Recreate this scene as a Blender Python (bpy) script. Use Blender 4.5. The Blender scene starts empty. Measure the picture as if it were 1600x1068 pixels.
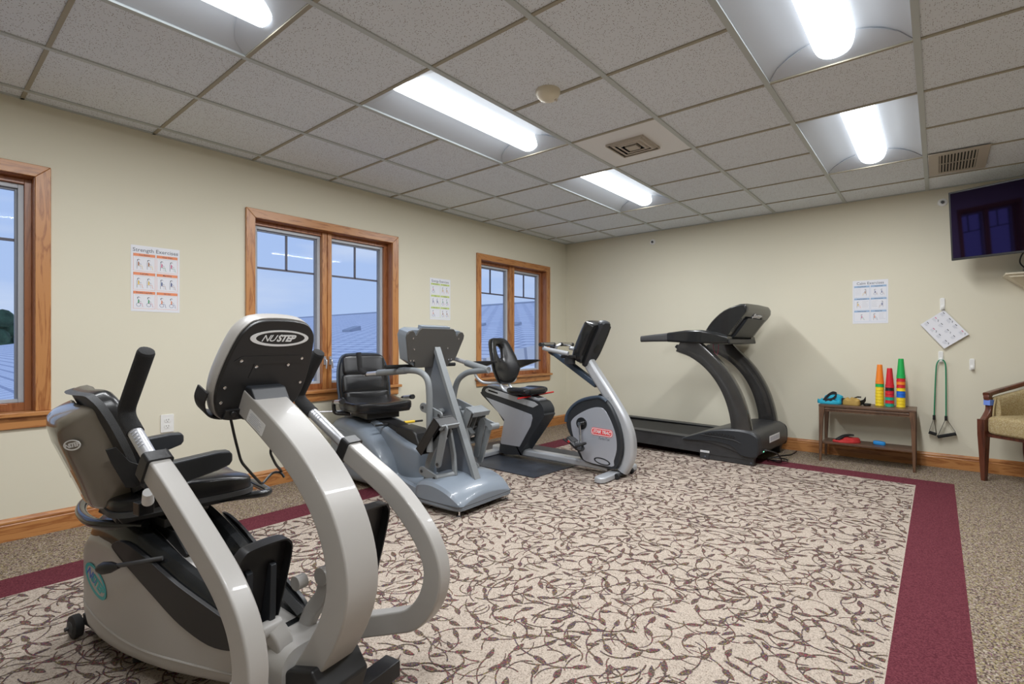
import bpy, bmesh, math, random
from mathutils import Vector, Matrix
scene = bpy.context.scene
C = scene.collection
pi = math.pi
R = math.radians
rnd = random.Random(7)

# ------------------------------------------------------------------ camera
cam_data = bpy.data.cameras.new('camera')
cam_data.sensor_width = 36.0
cam_data.lens = 797.3 / 1600 * 36
cam_data.shift_x = -6.76 / 1600
cam_data.shift_y = 3.5 / 1600
cam_data.clip_start = 0.05
cam_data.clip_end = 400
cam = bpy.data.objects.new('camera', cam_data)
C.objects.link(cam)
cam.location = (3.8743, -5.7383, 1.0626)
cam.rotation_euler = (R(90), 0, 0.6906)
scene.camera = cam

# ------------------------------------------------------------------ light and exposure
scene.view_settings.view_transform = 'Standard'
scene.view_settings.look = 'None'
scene.view_settings.gamma = 1.0
scene.view_settings.use_curve_mapping = False
scene.view_settings.exposure = 0.0
LAMP_STRENGTH = 4.6
TUBE_WATTS = 28.0

world = bpy.data.worlds.new('sky')
scene.world = world
world.use_nodes = True
nt = world.node_tree
nt.nodes.clear()
out = nt.nodes.new('ShaderNodeOutputWorld')
bg = nt.nodes.new('ShaderNodeBackground')
tc = nt.nodes.new('ShaderNodeTexCoord')
sep = nt.nodes.new('ShaderNodeSeparateXYZ')
ramp = nt.nodes.new('ShaderNodeValToRGB')
ramp.color_ramp.elements[0].position = 0.0
ramp.color_ramp.elements[0].color = (0.47, 0.61, 0.90, 1)
ramp.color_ramp.elements[1].position = 0.5
ramp.color_ramp.elements[1].color = (0.36, 0.53, 0.93, 1)
mp = nt.nodes.new('ShaderNodeMapping')
mp.inputs['Scale'].default_value = (1.2, 1.2, 7.0)
nz = nt.nodes.new('ShaderNodeTexNoise')
nz.inputs['Scale'].default_value = 2.2
nz.inputs['Detail'].default_value = 5
cr = nt.nodes.new('ShaderNodeValToRGB')
cr.color_ramp.elements[0].position = 0.48
cr.color_ramp.elements[0].color = (0, 0, 0, 1)
cr.color_ramp.elements[1].position = 0.75
cr.color_ramp.elements[1].color = (0.6, 0.6, 0.6, 1)
mx = nt.nodes.new('ShaderNodeMix')
mx.data_type = 'RGBA'
mx.inputs[7].default_value = (0.75, 0.82, 0.95, 1)
nt.links.new(tc.outputs['Generated'], sep.inputs[0])
nt.links.new(sep.outputs['Z'], ramp.inputs[0])
nt.links.new(tc.outputs['Generated'], mp.inputs[0])
nt.links.new(mp.outputs[0], nz.inputs['Vector'])
nt.links.new(nz.outputs[0], cr.inputs[0])
nt.links.new(cr.outputs[0], mx.inputs[0])
nt.links.new(ramp.outputs[0], mx.inputs[6])
nt.links.new(mx.outputs[2], bg.inputs[0])
bg.inputs[1].default_value = 1.0
nt.links.new(bg.outputs[0], out.inputs[0])

# ------------------------------------------------------------------ materials
MATS = {}
def _nm(name):
    m = bpy.data.materials.new(name)
    m.use_nodes = True
    MATS[name] = m
    return m, m.node_tree, m.node_tree.nodes['Principled BSDF']

def mat(name, col, rough=0.5, metal=0.0, bump=0.0, bscale=200.0, var=0.0, vscale=8.0, coat=0.0, spec=0.5):
    """plain paint / plastic / metal with optional fine bump and slight colour variation"""
    m, t, b = _nm(name)
    b.inputs['Base Color'].default_value = (*col, 1)
    b.inputs['Roughness'].default_value = rough
    b.inputs['Metallic'].default_value = metal
    b.inputs['Coat Weight'].default_value = coat
    b.inputs['Specular IOR Level'].default_value = spec
    tcn = t.nodes.new('ShaderNodeTexCoord')
    if var > 0:
        n = t.nodes.new('ShaderNodeTexNoise'); n.inputs['Scale'].default_value = vscale; n.inputs['Detail'].default_value = 4
        t.links.new(tcn.outputs['Object'], n.inputs['Vector'])
        r = t.nodes.new('ShaderNodeValToRGB')
        r.color_ramp.elements[0].position = 0.3; r.color_ramp.elements[1].position = 0.7
        r.color_ramp.elements[0].color = (*[c * (1 - var) for c in col], 1)
        r.color_ramp.elements[1].color = (*[min(1, c * (1 + var)) for c in col], 1)
        t.links.new(n.outputs[0], r.inputs[0]); t.links.new(r.outputs[0], b.inputs['Base Color'])
    if bump > 0:
        n = t.nodes.new('ShaderNodeTexNoise'); n.inputs['Scale'].default_value = bscale; n.inputs['Detail'].default_value = 3
        t.links.new(tcn.outputs['Object'], n.inputs['Vector'])
        bp = t.nodes.new('ShaderNodeBump'); bp.inputs['Strength'].default_value = bump; bp.inputs['Distance'].default_value = 0.002
        t.links.new(n.outputs[0], bp.inputs['Height']); t.links.new(bp.outputs[0], b.inputs['Normal'])
    return m

def wood(name, c1, c2, axis='Z', scale=14, rough=0.35, distort=5.0, coat=0.2):
    m, t, b = _nm(name)
    tcn = t.nodes.new('ShaderNodeTexCoord')
    mpn = t.nodes.new('ShaderNodeMapping')
    s = {'X': (0.12, 1, 1), 'Y': (1, 0.12, 1), 'Z': (1, 1, 0.12)}[axis]
    mpn.inputs['Scale'].default_value = s
    n = t.nodes.new('ShaderNodeTexNoise'); n.inputs['Scale'].default_value = scale; n.inputs['Detail'].default_value = 6
    n.inputs['Distortion'].default_value = 1.2
    w = t.nodes.new('ShaderNodeTexNoise'); w.inputs['Scale'].default_value = scale * 9; w.inputs['Detail'].default_value = 4
    mth = t.nodes.new('ShaderNodeMath'); mth.operation = 'MULTIPLY_ADD'; mth.inputs[1].default_value = 9.0
    fr = t.nodes.new('ShaderNodeMath'); fr.operation = 'PINGPONG'; fr.inputs[1].default_value = 1.0
    r = t.nodes.new('ShaderNodeValToRGB')
    r.color_ramp.elements[0].position = 0.05; r.color_ramp.elements[1].position = 0.55
    r.color_ramp.elements[0].color = (*c2, 1); r.color_ramp.elements[1].color = (*c1, 1)
    t.links.new(tcn.outputs['Object'], mpn.inputs[0]); t.links.new(mpn.outputs[0], n.inputs['Vector'])
    t.links.new(mpn.outputs[0], w.inputs['Vector'])
    t.links.new(n.outputs[0], mth.inputs[0]); t.links.new(w.outputs[0], mth.inputs[2])
    t.links.new(mth.outputs[0], fr.inputs[0]); t.links.new(fr.outputs[0], r.inputs[0])
    t.links.new(r.outputs[0], b.inputs['Base Color'])
    b.inputs['Roughness'].default_value = rough; b.inputs['Coat Weight'].default_value = coat
    b.inputs['Coat Roughness'].default_value = 0.25
    return m

def emit(name, col, strength):
    m, t, b = _nm(name)
    b.inputs['Base Color'].default_value = (0.9, 0.9, 0.9, 1)
    b.inputs['Emission Color'].default_value = (*col, 1)
    b.inputs['Emission Strength'].default_value = strength
    return m

mat('white_shell', (0.42, 0.405, 0.385), 0.38, bump=0.03, bscale=700, coat=0.15)
mat('shell_back', (0.17, 0.15, 0.12), 0.2, coat=0.5)
mat('grey_paint', (0.20, 0.235, 0.28), 0.33, bump=0.02, bscale=600, coat=0.2)
mat('grey_plate', (0.20, 0.215, 0.225), 0.45, bump=0.03, bscale=500)
mat('mast_blue', (0.13, 0.15, 0.18), 0.35, coat=0.2)
mat('dark_grey', (0.05, 0.05, 0.052), 0.55, bump=0.05, bscale=500)
mat('silver', (0.50, 0.52, 0.55), 0.32, metal=0.35, bump=0.02, bscale=800)
mat('silver_panel', (0.52, 0.55, 0.62), 0.33, metal=0.5)
mat('aluminium', (0.62, 0.63, 0.66), 0.3, metal=0.7)
mat('chrome', (0.75, 0.75, 0.76), 0.12, metal=1.0)
mat('black_plastic', (0.013, 0.013, 0.014), 0.42, bump=0.05, bscale=900)
mat('black_gloss', (0.012, 0.013, 0.014), 0.22, coat=0.2)
mat('black_leather', (0.010, 0.010, 0.011), 0.27, bump=0.12, bscale=350)
mat('black_foam', (0.018, 0.018, 0.019), 0.9, bump=0.9, bscale=420)
mat('charcoal', (0.022, 0.025, 0.030), 0.4, bump=0.04, bscale=700)
mat('slate_blue', (0.035, 0.055, 0.085), 0.38)
mat('treadmill_grey', (0.040, 0.041, 0.044), 0.4, bump=0.08, bscale=300, var=0.15, vscale=14)
mat('upright_gloss', (0.036, 0.035, 0.034), 0.2, coat=0.6, var=0.1)
mat('piping', (0.05, 0.052, 0.055), 0.6, bump=0.5, bscale=300)
mat('rubber', (0.012, 0.012, 0.013), 0.65, bump=0.1)
mat('mat_rubber', (0.030, 0.036, 0.048), 0.42, bump=0.35, bscale=260, var=0.35, vscale=5)
mat('yellow', (0.75, 0.50, 0.03), 0.4)
mat('red', (0.55, 0.02, 0.02), 0.35)
mat('logo_red', (0.75, 0.06, 0.07), 0.4)
mat('logo_white', (0.75, 0.75, 0.76), 0.4)
mat('logo_teal', (0.02, 0.38, 0.40), 0.4)
mat('logo_blue', (0.03, 0.12, 0.55), 0.4)
mat('screen_dark', (0.004, 0.004, 0.006), 0.04)
tvm = mat('tv_screen', (0.002, 0.002, 0.004), 0.03, spec=0.8)
tvm.node_tree.nodes['Principled BSDF'].inputs['Specular Tint'].default_value = (0.45, 0.30, 1.0, 1)    # violet anti-glare coating
mat('display_plate', (0.075, 0.072, 0.068), 0.45, bump=0.03, bscale=500)
mat('wall_paint', (0.69, 0.655, 0.53), 0.75, bump=0.06, bscale=180, var=0.012, vscale=1.2)
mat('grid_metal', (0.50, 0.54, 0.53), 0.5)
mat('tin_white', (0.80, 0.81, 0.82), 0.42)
mat('tee_dark', (0.36, 0.33, 0.25), 0.6)  # darker brownish tone of the narrow cross tees
mat('reflector_white', (0.49, 0.51, 0.54), 0.5)
mat('white_plastic', (0.78, 0.78, 0.76), 0.4)
mat('cream_plastic', (0.70, 0.64, 0.50), 0.42)
mat('vent_metal', (0.48, 0.43, 0.36), 0.5)
mat('void', (0.01, 0.01, 0.01), 0.9)
mat('paper', (0.74, 0.75, 0.80), 0.6)
mat('ink', (0.09, 0.10, 0.13), 0.6)
mat('ink_grey', (0.42, 0.44, 0.50), 0.6)
mat('orange_print', (0.78, 0.27, 0.13), 0.6)
mat('green_print', (0.52, 0.62, 0.20), 0.6)
mat('blue_print', (0.32, 0.46, 0.66), 0.6)
mat('pink_print', (0.62, 0.12, 0.25), 0.6)
mat('brown_print', (0.35, 0.13, 0.04), 0.6)
mat('leaf_print', (0.05, 0.33, 0.14), 0.6)
mat('navy_print', (0.02, 0.05, 0.22), 0.6)
mat('tape_blue', (0.16, 0.27, 0.72), 0.6)
mat('band_green', (0.0, 0.22, 0.10), 0.35)
mat('cyan_fabric', (0.02, 0.40, 0.58), 0.7, bump=0.4, bscale=400)
mat('mustard_fabric', (0.42, 0.27, 0.07), 0.75, bump=0.4, bscale=400)
mat('red_fabric', (0.50, 0.03, 0.03), 0.7, bump=0.4, bscale=400)
mat('black_fabric', (0.012, 0.012, 0.013), 0.85, bump=0.5, bscale=400)
mat('bright_blue', (0.02, 0.28, 0.72), 0.45)
mat('sash_grey', (0.24, 0.26, 0.31), 0.4)
mat('sash_light', (0.50, 0.53, 0.58), 0.4)
mat('muntin', (0.10, 0.10, 0.14), 0.45)
for nme, cc in (('orange', (0.85, 0.23, 0.02)), ('green', (0.01, 0.40, 0.08)), ('yellow', (0.85, 0.62, 0.02)), ('red', (0.60, 0.015, 0.03)),
                ('teal', (0.01, 0.33, 0.22)), ('blue', (0.01, 0.14, 0.62)), ('black', (0.012, 0.012, 0.015))):
    mat('cup_' + nme, cc, 0.38)
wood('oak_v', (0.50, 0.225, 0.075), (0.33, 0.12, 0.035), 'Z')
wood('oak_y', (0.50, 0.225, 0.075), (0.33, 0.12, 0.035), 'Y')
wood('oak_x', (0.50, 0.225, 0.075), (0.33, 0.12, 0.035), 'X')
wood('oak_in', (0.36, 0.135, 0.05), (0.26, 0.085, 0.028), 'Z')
wood('table_wood', (0.125, 0.066, 0.038), (0.07, 0.036, 0.021), 'X', rough=0.45)
wood('table_leg_wood', (0.15, 0.078, 0.042), (0.085, 0.043, 0.024), 'Z', rough=0.45)
wood('chair_wood', (0.12, 0.035, 0.018), (0.055, 0.016, 0.009), 'Z', rough=0.28, coat=0.5)
emit('lamp_diffuser', (0.86, 0.93, 1.0), LAMP_STRENGTH)
emit('led_green', (0.1, 0.9, 0.5), 1.5)

def _speckle(name, cols, scale, rough=0.9, bump=0.6, sat_noise=None):
    """carpet: every tuft (voronoi cell) takes a colour from the ramp"""
    m, t, b = _nm(name)
    tcn = t.nodes.new('ShaderNodeTexCoord')
    v = t.nodes.new('ShaderNodeTexVoronoi'); v.inputs['Scale'].default_value = scale
    t.links.new(tcn.outputs['Object'], v.inputs['Vector'])
    sp = t.nodes.new('ShaderNodeSeparateColor'); t.links.new(v.outputs['Color'], sp.inputs[0])
    r = t.nodes.new('ShaderNodeValToRGB'); r.color_ramp.interpolation = 'CONSTANT'
    els = r.color_ramp.elements
    els[0].position = 0; els[0].color = (*cols[0][1], 1)
    els[1].position = cols[1][0]; els[1].color = (*cols[1][1], 1)
    for p, c in cols[2:]:
        e = els.new(p); e.color = (*c, 1)
    t.links.new(sp.outputs[0], r.inputs[0]); t.links.new(r.outputs[0], b.inputs['Base Color'])
    bp = t.nodes.new('ShaderNodeBump'); bp.inputs['Strength'].default_value = bump; bp.inputs['Distance'].default_value = 0.003
    t.links.new(v.outputs['Distance'], bp.inputs['Height']); bp.invert = True
    t.links.new(bp.outputs[0], b.inputs['Normal'])
    b.inputs['Roughness'].default_value = rough; b.inputs['Specular IOR Level'].default_value = 0.1
    return m
_speckle('carpet_border', [(0, (0.24, 0.185, 0.13)), (0.28, (0.10, 0.07, 0.055)), (0.46, (0.35, 0.29, 0.225)), (0.66, (0.07, 0.05, 0.045)),
                           (0.74, (0.27, 0.23, 0.10)), (0.84, (0.20, 0.12, 0.14)), (0.93, (0.42, 0.37, 0.30))], 190)
_speckle('carpet_maroon', [(0, (0.120, 0.027, 0.038)), (0.4, (0.152, 0.038, 0.050)), (0.75, (0.090, 0.019, 0.028))], 230, bump=0.4)
_speckle('carpet_cream', [(0, (0.43, 0.365, 0.305)), (0.35, (0.37, 0.315, 0.262)), (0.62, (0.49, 0.41, 0.345)), (0.88, (0.27, 0.22, 0.18))], 250, bump=0.4)
_speckle('carpet_leaf', [(0, (0.10, 0.075, 0.062)), (0.25, (0.065, 0.05, 0.045)), (0.45, (0.17, 0.13, 0.105)), (0.62, (0.11, 0.09, 0.055)),
                         (0.70, (0.20, 0.05, 0.065)), (0.84, (0.085, 0.06, 0.13)), (0.92, (0.22, 0.19, 0.07))], 260, bump=0.4)
_speckle('chair_fabric', [(0, (0.42, 0.33, 0.18)), (0.35, (0.33, 0.24, 0.12)), (0.6, (0.50, 0.42, 0.26)), (0.85, (0.38, 0.30, 0.13))], 260, bump=0.5)

# acoustic tile: off-white mineral fibre with small dark pinholes and fissures
m, t, b = _nm('ceiling_tile')
tcn = t.nodes.new('ShaderNodeTexCoord')
v = t.nodes.new('ShaderNodeTexVoronoi'); v.inputs['Scale'].default_value = 135
wn = t.nodes.new('ShaderNodeSeparateColor')
lt = t.nodes.new('ShaderNodeMath'); lt.operation = 'LESS_THAN'; lt.inputs[1].default_value = 0.26
gt = t.nodes.new('ShaderNodeMath'); gt.operation = 'GREATER_THAN'; gt.inputs[1].default_value = 0.45
ml = t.nodes.new('ShaderNodeMath'); ml.operation = 'MULTIPLY'
mxn = t.nodes.new('ShaderNodeMix'); mxn.data_type = 'RGBA'
mxn.inputs[6].default_value = (0.76, 0.81, 0.86, 1); mxn.inputs[7].default_value = (0.16, 0.13, 0.12, 1)
t.links.new(tcn.outputs['Object'], v.inputs['Vector']); t.links.new(v.outputs['Distance'], lt.inputs[0])
t.links.new(v.outputs['Color'], wn.inputs[0]); t.links.new(wn.outputs[0], gt.inputs[0])
t.links.new(lt.outputs[0], ml.inputs[0]); t.links.new(gt.outputs[0], ml.inputs[1]); t.links.new(ml.outputs[0], mxn.inputs[0])
t.links.new(mxn.outputs[2], b.inputs['Base Color']); b.inputs['Roughness'].default_value = 0.95; b.inputs['Specular IOR Level'].default_value = 0.1
n = t.nodes.new('ShaderNodeTexNoise'); n.inputs['Scale'].default_value = 120
bp = t.nodes.new('ShaderNodeBump'); bp.inputs['Strength'].default_value = 0.3; bp.inputs['Distance'].default_value = 0.003
t.links.new(tcn.outputs['Object'], n.inputs['Vector']); t.links.new(n.outputs[0], bp.inputs['Height']); t.links.new(bp.outputs[0], b.inputs['Normal'])

# window glass: mostly clear, weak mirror
m = bpy.data.materials.new('glass'); MATS['glass'] = m; m.use_nodes = True; t = m.node_tree; t.nodes.clear()
o_ = t.nodes.new('ShaderNodeOutputMaterial'); tr = t.nodes.new('ShaderNodeBsdfTransparent'); gl = t.nodes.new('ShaderNodeBsdfGlossy')
gl.inputs['Roughness'].default_value = 0.02; tr.inputs[0].default_value = (0.96, 0.97, 0.98, 1)
ms = t.nodes.new('ShaderNodeMixShader'); fz = t.nodes.new('ShaderNodeFresnel'); fz.inputs['IOR'].default_value = 1.14
t.links.new(fz.outputs[0], ms.inputs[0]); t.links.new(tr.outputs[0], ms.inputs[1]); t.links.new(gl.outputs[0], ms.inputs[2]); t.links.new(ms.outputs[0], o_.inputs[0])

# shingles
m, t, b = _nm('shingles')
tcn = t.nodes.new('ShaderNodeTexCoord'); br = t.nodes.new('ShaderNodeTexBrick')
br.inputs['Color1'].default_value = (0.86, 0.84, 0.88, 1); br.inputs['Color2'].default_value = (0.78, 0.77, 0.82, 1); br.inputs['Mortar'].default_value = (0.45, 0.46, 0.56, 1)
br.inputs['Scale'].default_value = 1.0; br.inputs['Brick Width'].default_value = 0.5; br.inputs['Row Height'].default_value = 0.30
br.inputs['Mortar Size'].default_value = 0.035
t.links.new(tcn.outputs['Object'], br.inputs['Vector']); t.links.new(br.outputs[0], b.inputs['Base Color']); b.inputs['Roughness'].default_value = 0.9
mat('roof_vent', (0.42, 0.44, 0.50), 0.6)
mat('foliage', (0.05, 0.09, 0.05), 0.9, var=0.4, vscale=2)
mat('bark', (0.08, 0.06, 0.05), 0.9)
mat('siding', (0.55, 0.58, 0.62), 0.7)

# ------------------------------------------------------------------ geometry helpers
def smooth_path(pts, res=6, closed=False):
    """Catmull-Rom through pts (tuples of any length)"""
    n = len(pts)
    if n < 3: return [tuple(p) for p in pts]
    outp = []
    rng = range(n) if closed else range(n - 1)
    for i in rng:
        p0 = pts[(i - 1) % n] if (closed or i > 0) else pts[0]
        p1 = pts[i]; p2 = pts[(i + 1) % n]
        p3 = pts[(i + 2) % n] if (closed or i + 2 < n) else pts[-1]
        for k in range(res):
            s = k / res
            outp.append(tuple(0.5 * ((2 * b_) + (-a_ + c_) * s + (2 * a_ - 5 * b_ + 4 * c_ - d_) * s * s + (-a_ + 3 * b_ - 3 * c_ + d_) * s ** 3)
                              for a_, b_, c_, d_ in zip(p0, p1, p2, p3)))
    if not closed: outp.append(tuple(pts[-1]))
    return outp

def fillet(pts, r, n=4):
    """round the corners of an open 3d polyline"""
    P = [Vector(p) for p in pts]; o = [P[0]]
    for i in range(1, len(P) - 1):
        a = (P[i - 1] - P[i]); b_ = (P[i + 1] - P[i])
        d = min(r, a.length * 0.48, b_.length * 0.48)
        A = P[i] + a.normalized() * d; B = P[i] + b_.normalized() * d
        for k in range(n + 1):
            s = k / n
            o.append(A * (1 - s) ** 2 + P[i] * 2 * s * (1 - s) + B * s * s)
    o.append(P[-1])
    return [tuple(p) for p in o]

def rrect(w, h, r, n=3):
    """rounded rectangle outline centred at 0"""
    r = min(r, w / 2 - 1e-5, h / 2 - 1e-5); o = []
    for cx, cy, a0 in ((w / 2 - r, h / 2 - r, 0), (-w / 2 + r, h / 2 - r, 90), (-w / 2 + r, -h / 2 + r, 180), (w / 2 - r, -h / 2 + r, 270)):
        for k in range(n + 1):
            a = R(a0 + 90 * k / n); o.append((cx + r * math.cos(a), cy + r * math.sin(a)))
    return o

def ell(w, h, n=32):
    return [(w / 2 * math.cos(2 * pi * k / n), h / 2 * math.sin(2 * pi * k / n)) for k in range(n)]

class MB:
    def __init__(s): s.v = []; s.f = []; s.m = []; s.cur = 0; s.M = Matrix.Identity(4)
    def mt(s, i): s.cur = i; return s
    def at(s, M): s.M = M; return s
    def add(s, vs, fs):
        o = len(s.v); s.v += [tuple(s.M @ Vector(v)) for v in vs]
        s.f += [tuple(o + i for i in f) for f in fs]; s.m += [s.cur] * len(fs); return s
    def box(s, c, d, rot=None):
        x, y, z = d[0] / 2, d[1] / 2, d[2] / 2
        vs = [Vector((a, b_, e)) for a in (-x, x) for b_ in (-y, y) for e in (-z, z)]
        if rot is not None: vs = [rot @ v for v in vs]
        vs = [v + Vector(c) for v in vs]
        return s.add(vs, [(0, 1, 3, 2), (4, 6, 7, 5), (0, 4, 5, 1), (2, 3, 7, 6), (0, 2, 6, 4), (1, 5, 7, 3)])
    def bx(s, x0, x1, y0, y1, z0, z1): return s.box(((x0 + x1) / 2, (y0 + y1) / 2, (z0 + z1) / 2), (abs(x1 - x0), abs(y1 - y0), abs(z1 - z0)))
    def prism(s, pts, a0, a1, plane='xz'):
        """outline in a plane extruded along the third axis"""
        def P(p, a): return {'xz': (p[0], a, p[1]), 'yz': (a, p[0], p[1]), 'xy': (p[0], p[1], a)}[plane]
        n = len(pts)
        return s.add([P(p, a0) for p in pts] + [P(p, a1) for p in pts],
                     [tuple(range(n - 1, -1, -1)), tuple(range(n, 2 * n))] + [(i, (i + 1) % n, n + (i + 1) % n, n + i) for i in range(n)])
    def loft(s, rings, caps=True, closed=False):
        n = len(rings[0]); vs = [p for r_ in rings for p in r_]; fs = []
        m_ = len(rings)
        for j in range(m_ if closed else m_ - 1):
            j2 = (j + 1) % m_
            for i in range(n):
                fs.append((j * n + i, j * n + (i + 1) % n, j2 * n + (i + 1) % n, j2 * n + i))
        if caps and not closed: fs += [tuple(range(n - 1, -1, -1)), tuple(range((m_ - 1) * n, m_ * n))]
        return s.add(vs, fs)
    def sweep(s, path, section, side=None, scales=None, closed=False, caps=True):
        """section (a,b): a along 'side', b along the in-plane normal"""
        P = [Vector(p) for p in path]; n = len(P); rings = []; pn = None
        for i in range(n):
            if closed: tg = (P[(i + 1) % n] - P[i - 1]).normalized()
            else: tg = (P[min(i + 1, n - 1)] - P[max(i - 1, 0)]).normalized()
            if side is not None:
                sd = Vector(side[i] if isinstance(side[0], (tuple, list, Vector)) else side)
                a = (sd - tg * sd.dot(tg)).normalized(); b_ = tg.cross(a)
            else:
                if pn is None:
                    ref = Vector((0, 0, 1)) if abs(tg.z) < 0.9 else Vector((1, 0, 0))
                    a = ref.cross(tg).normalized()
                else: a = (pn - tg * pn.dot(tg)).normalized()
                pn = a; b_ = tg.cross(a)
            k = scales[i] if scales else 1.0
            if not isinstance(k, (tuple, list)): k = (k, k)
            rings.append([P[i] + a * (q[0] * k[0]) + b_ * (q[1] * k[1]) for q in section])
        return s.loft(rings, caps, closed)
    def tube(s, path, r, n=12, closed=False, caps=True, sm=0, rad=0, scales=None):
        if sm: path = smooth_path(path, sm, closed)
        if rad: path = fillet(path, rad)
        return s.sweep(path, ell(2 * r, 2 * r, n), None, scales, closed, caps)
    def cyl(s, a, b_, r, r2=None, n=20):
        return s.sweep([a, b_], ell(2 * r, 2 * r, n), None, [1, (r2 / r if r2 else 1)])
    def lathe(s, prof, c=(0, 0, 0), n=24, axis='z'):
        rings = []
        for r_, z in prof:
            ring = []
            for k in range(n):
                a = 2 * pi * k / n; x, y = r_ * math.cos(a), r_ * math.sin(a)
                p = {'z': (x, y, z), 'y': (x, z, -y), 'x': (z, x, y)}[axis]
                ring.append((p[0] + c[0], p[1] + c[1], p[2] + c[2]))
            rings.append(ring)
        return s.loft(rings)
    def sq(s, c, d, e1=0.4, e2=0.4, nu=24, nv=14, rot=None, warp=None):
        """superellipsoid cushion"""
        def pw(x, e): return math.copysign(abs(x) ** e, x)
        rings = []
        for j in range(nv + 1):
            ph = -pi / 2 + pi * j / nv; ph = max(-pi / 2 + 0.02, min(pi / 2 - 0.02, ph)); ring = []
            for i in range(nu):
                th = 2 * pi * i / nu
                v = Vector((d[0] / 2 * pw(math.cos(ph), e1) * pw(math.cos(th), e2), d[1] / 2 * pw(math.cos(ph), e1) * pw(math.sin(th), e2), d[2] / 2 * pw(math.sin(ph), e1)))
                if warp: v = Vector(warp(v))
                if rot is not None: v = rot @ v
                ring.append(v + Vector(c))
            rings.append(ring)
        return s.loft(rings)
    def ring_plate(s, outer, inner, a0, a1, to3):
        """plate with a hole: outer and inner outlines with equal counts; to3(p, a)"""
        n = len(outer); vs = [to3(p, a0) for p in outer] + [to3(p, a0) for p in inner] + [to3(p, a1) for p in outer] + [to3(p, a1) for p in inner]
        fs = []
        for i in range(n):
            j = (i + 1) % n
            fs += [(i, n + i, n + j, j), (2 * n + i, 2 * n + j, 3 * n + j, 3 * n + i), (i, j, 2 * n + j, 2 * n + i), (n + i, 3 * n + i, 3 * n + j, n + j)]
        return s.add(vs, fs)
    def text(s, txt, size, M, depth=0.0006, shear=0.0, bold=0.0, sx=1.0, spacing=1.0, res=3):
        cu = bpy.data.curves.new('lettering', 'FONT'); cu.body = txt; cu.size = size; cu.extrude = depth; cu.shear = shear
        cu.offset = bold; cu.align_x = 'CENTER'; cu.align_y = 'CENTER'; cu.resolution_u = res; cu.space_character = spacing
        ob = bpy.data.objects.new('lettering', cu); C.objects.link(ob)
        bpy.context.view_layer.update()
        me = bpy.data.meshes.new_from_object(ob.evaluated_get(bpy.context.evaluated_depsgraph_get()))
        S = Matrix.Diagonal((sx, 1, 1, 1)); old = s.M; s.M = old @ M @ S
        s.add([v.co for v in me.vertices], [tuple(p.vertices) for p in me.polygons]); s.M = old
        bpy.data.objects.remove(ob); bpy.data.curves.remove(cu); bpy.data.meshes.remove(me)
        return s
    def build(s, name, mats, parent=None, bevel=0, seg=2, smooth=True, angle=32, loc=None, rot=None):
        me = bpy.data.meshes.new(name)
        me.from_pydata([tuple(v) for v in s.v], [], s.f)
        if isinstance(mats, str): mats = [mats]
        for k in mats: me.materials.append(MATS[k])
        for p, mi in zip(me.polygons, s.m): p.material_index = mi
        bm = bmesh.new(); bm.from_mesh(me); bmesh.ops.recalc_face_normals(bm, faces=bm.faces); bm.to_mesh(me); bm.free()
        if smooth:
            me.polygons.foreach_set('use_smooth', [True] * len(me.polygons)); me.set_sharp_from_angle(angle=R(angle))
        ob = bpy.data.objects.new(name, me); C.objects.link(ob)
        if parent is not None: ob.parent = parent
        if loc: ob.location = loc
        if rot: ob.rotation_euler = rot
        if smooth == True and bevel == 0:
            wn_ = ob.modifiers.new('weighted', 'WEIGHTED_NORMAL'); wn_.keep_sharp = True; wn_.weight = 90
        if bevel:
            bm_ = ob.modifiers.new('bevel', 'BEVEL'); bm_.width = bevel; bm_.segments = seg; bm_.limit_method = 'ANGLE'; bm_.angle_limit = R(35)
            bm_.harden_normals = True
        return ob

def tag(o, label=None, cat=None, group=None, kind=None):
    if label: o['label'] = label
    if cat: o['category'] = cat
    if group: o['group'] = group
    if kind: o['kind'] = kind
    return o
def thing(name, label, cat, loc=(0, 0, 0), rz=0, group=None):
    o = bpy.data.objects.new(name, None); C.objects.link(o); o.location = loc; o.rotation_euler = (0, 0, rz); o.empty_display_size = 0.1
    return tag(o, label, cat, group)
def struct(o): o['kind'] = 'structure'; return o
def Rz(a): return Matrix.Rotation(R(a), 4, 'Z')
def Ry(a): return Matrix.Rotation(R(a), 4, 'Y')
def Rx(a): return Matrix.Rotation(R(a), 4, 'X')
def T(x, y, z): return Matrix.Translation((x, y, z))
def basis(o, ex, ey):
    """frame with origin o, x axis ex, y axis ey"""
    ex = Vector(ex).normalized(); ey = Vector(ey); ey = (ey - ex * ey.dot(ex)).normalized(); ez = ex.cross(ey)
    M = Matrix(((ex.x, ey.x, ez.x, o[0]), (ex.y, ey.y, ez.y, o[1]), (ex.z, ey.z, ez.z, o[2]), (0, 0, 0, 1)))
    return M

# ================================================================== the room
CH = 2.4113           # ceiling height
XR, YB = 6.3, -8.2    # right wall, rear wall
G = 0.6096
gx = lambda i: 0.1447 + G * i
gy = lambda j: -0.4305 + G * j

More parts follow.
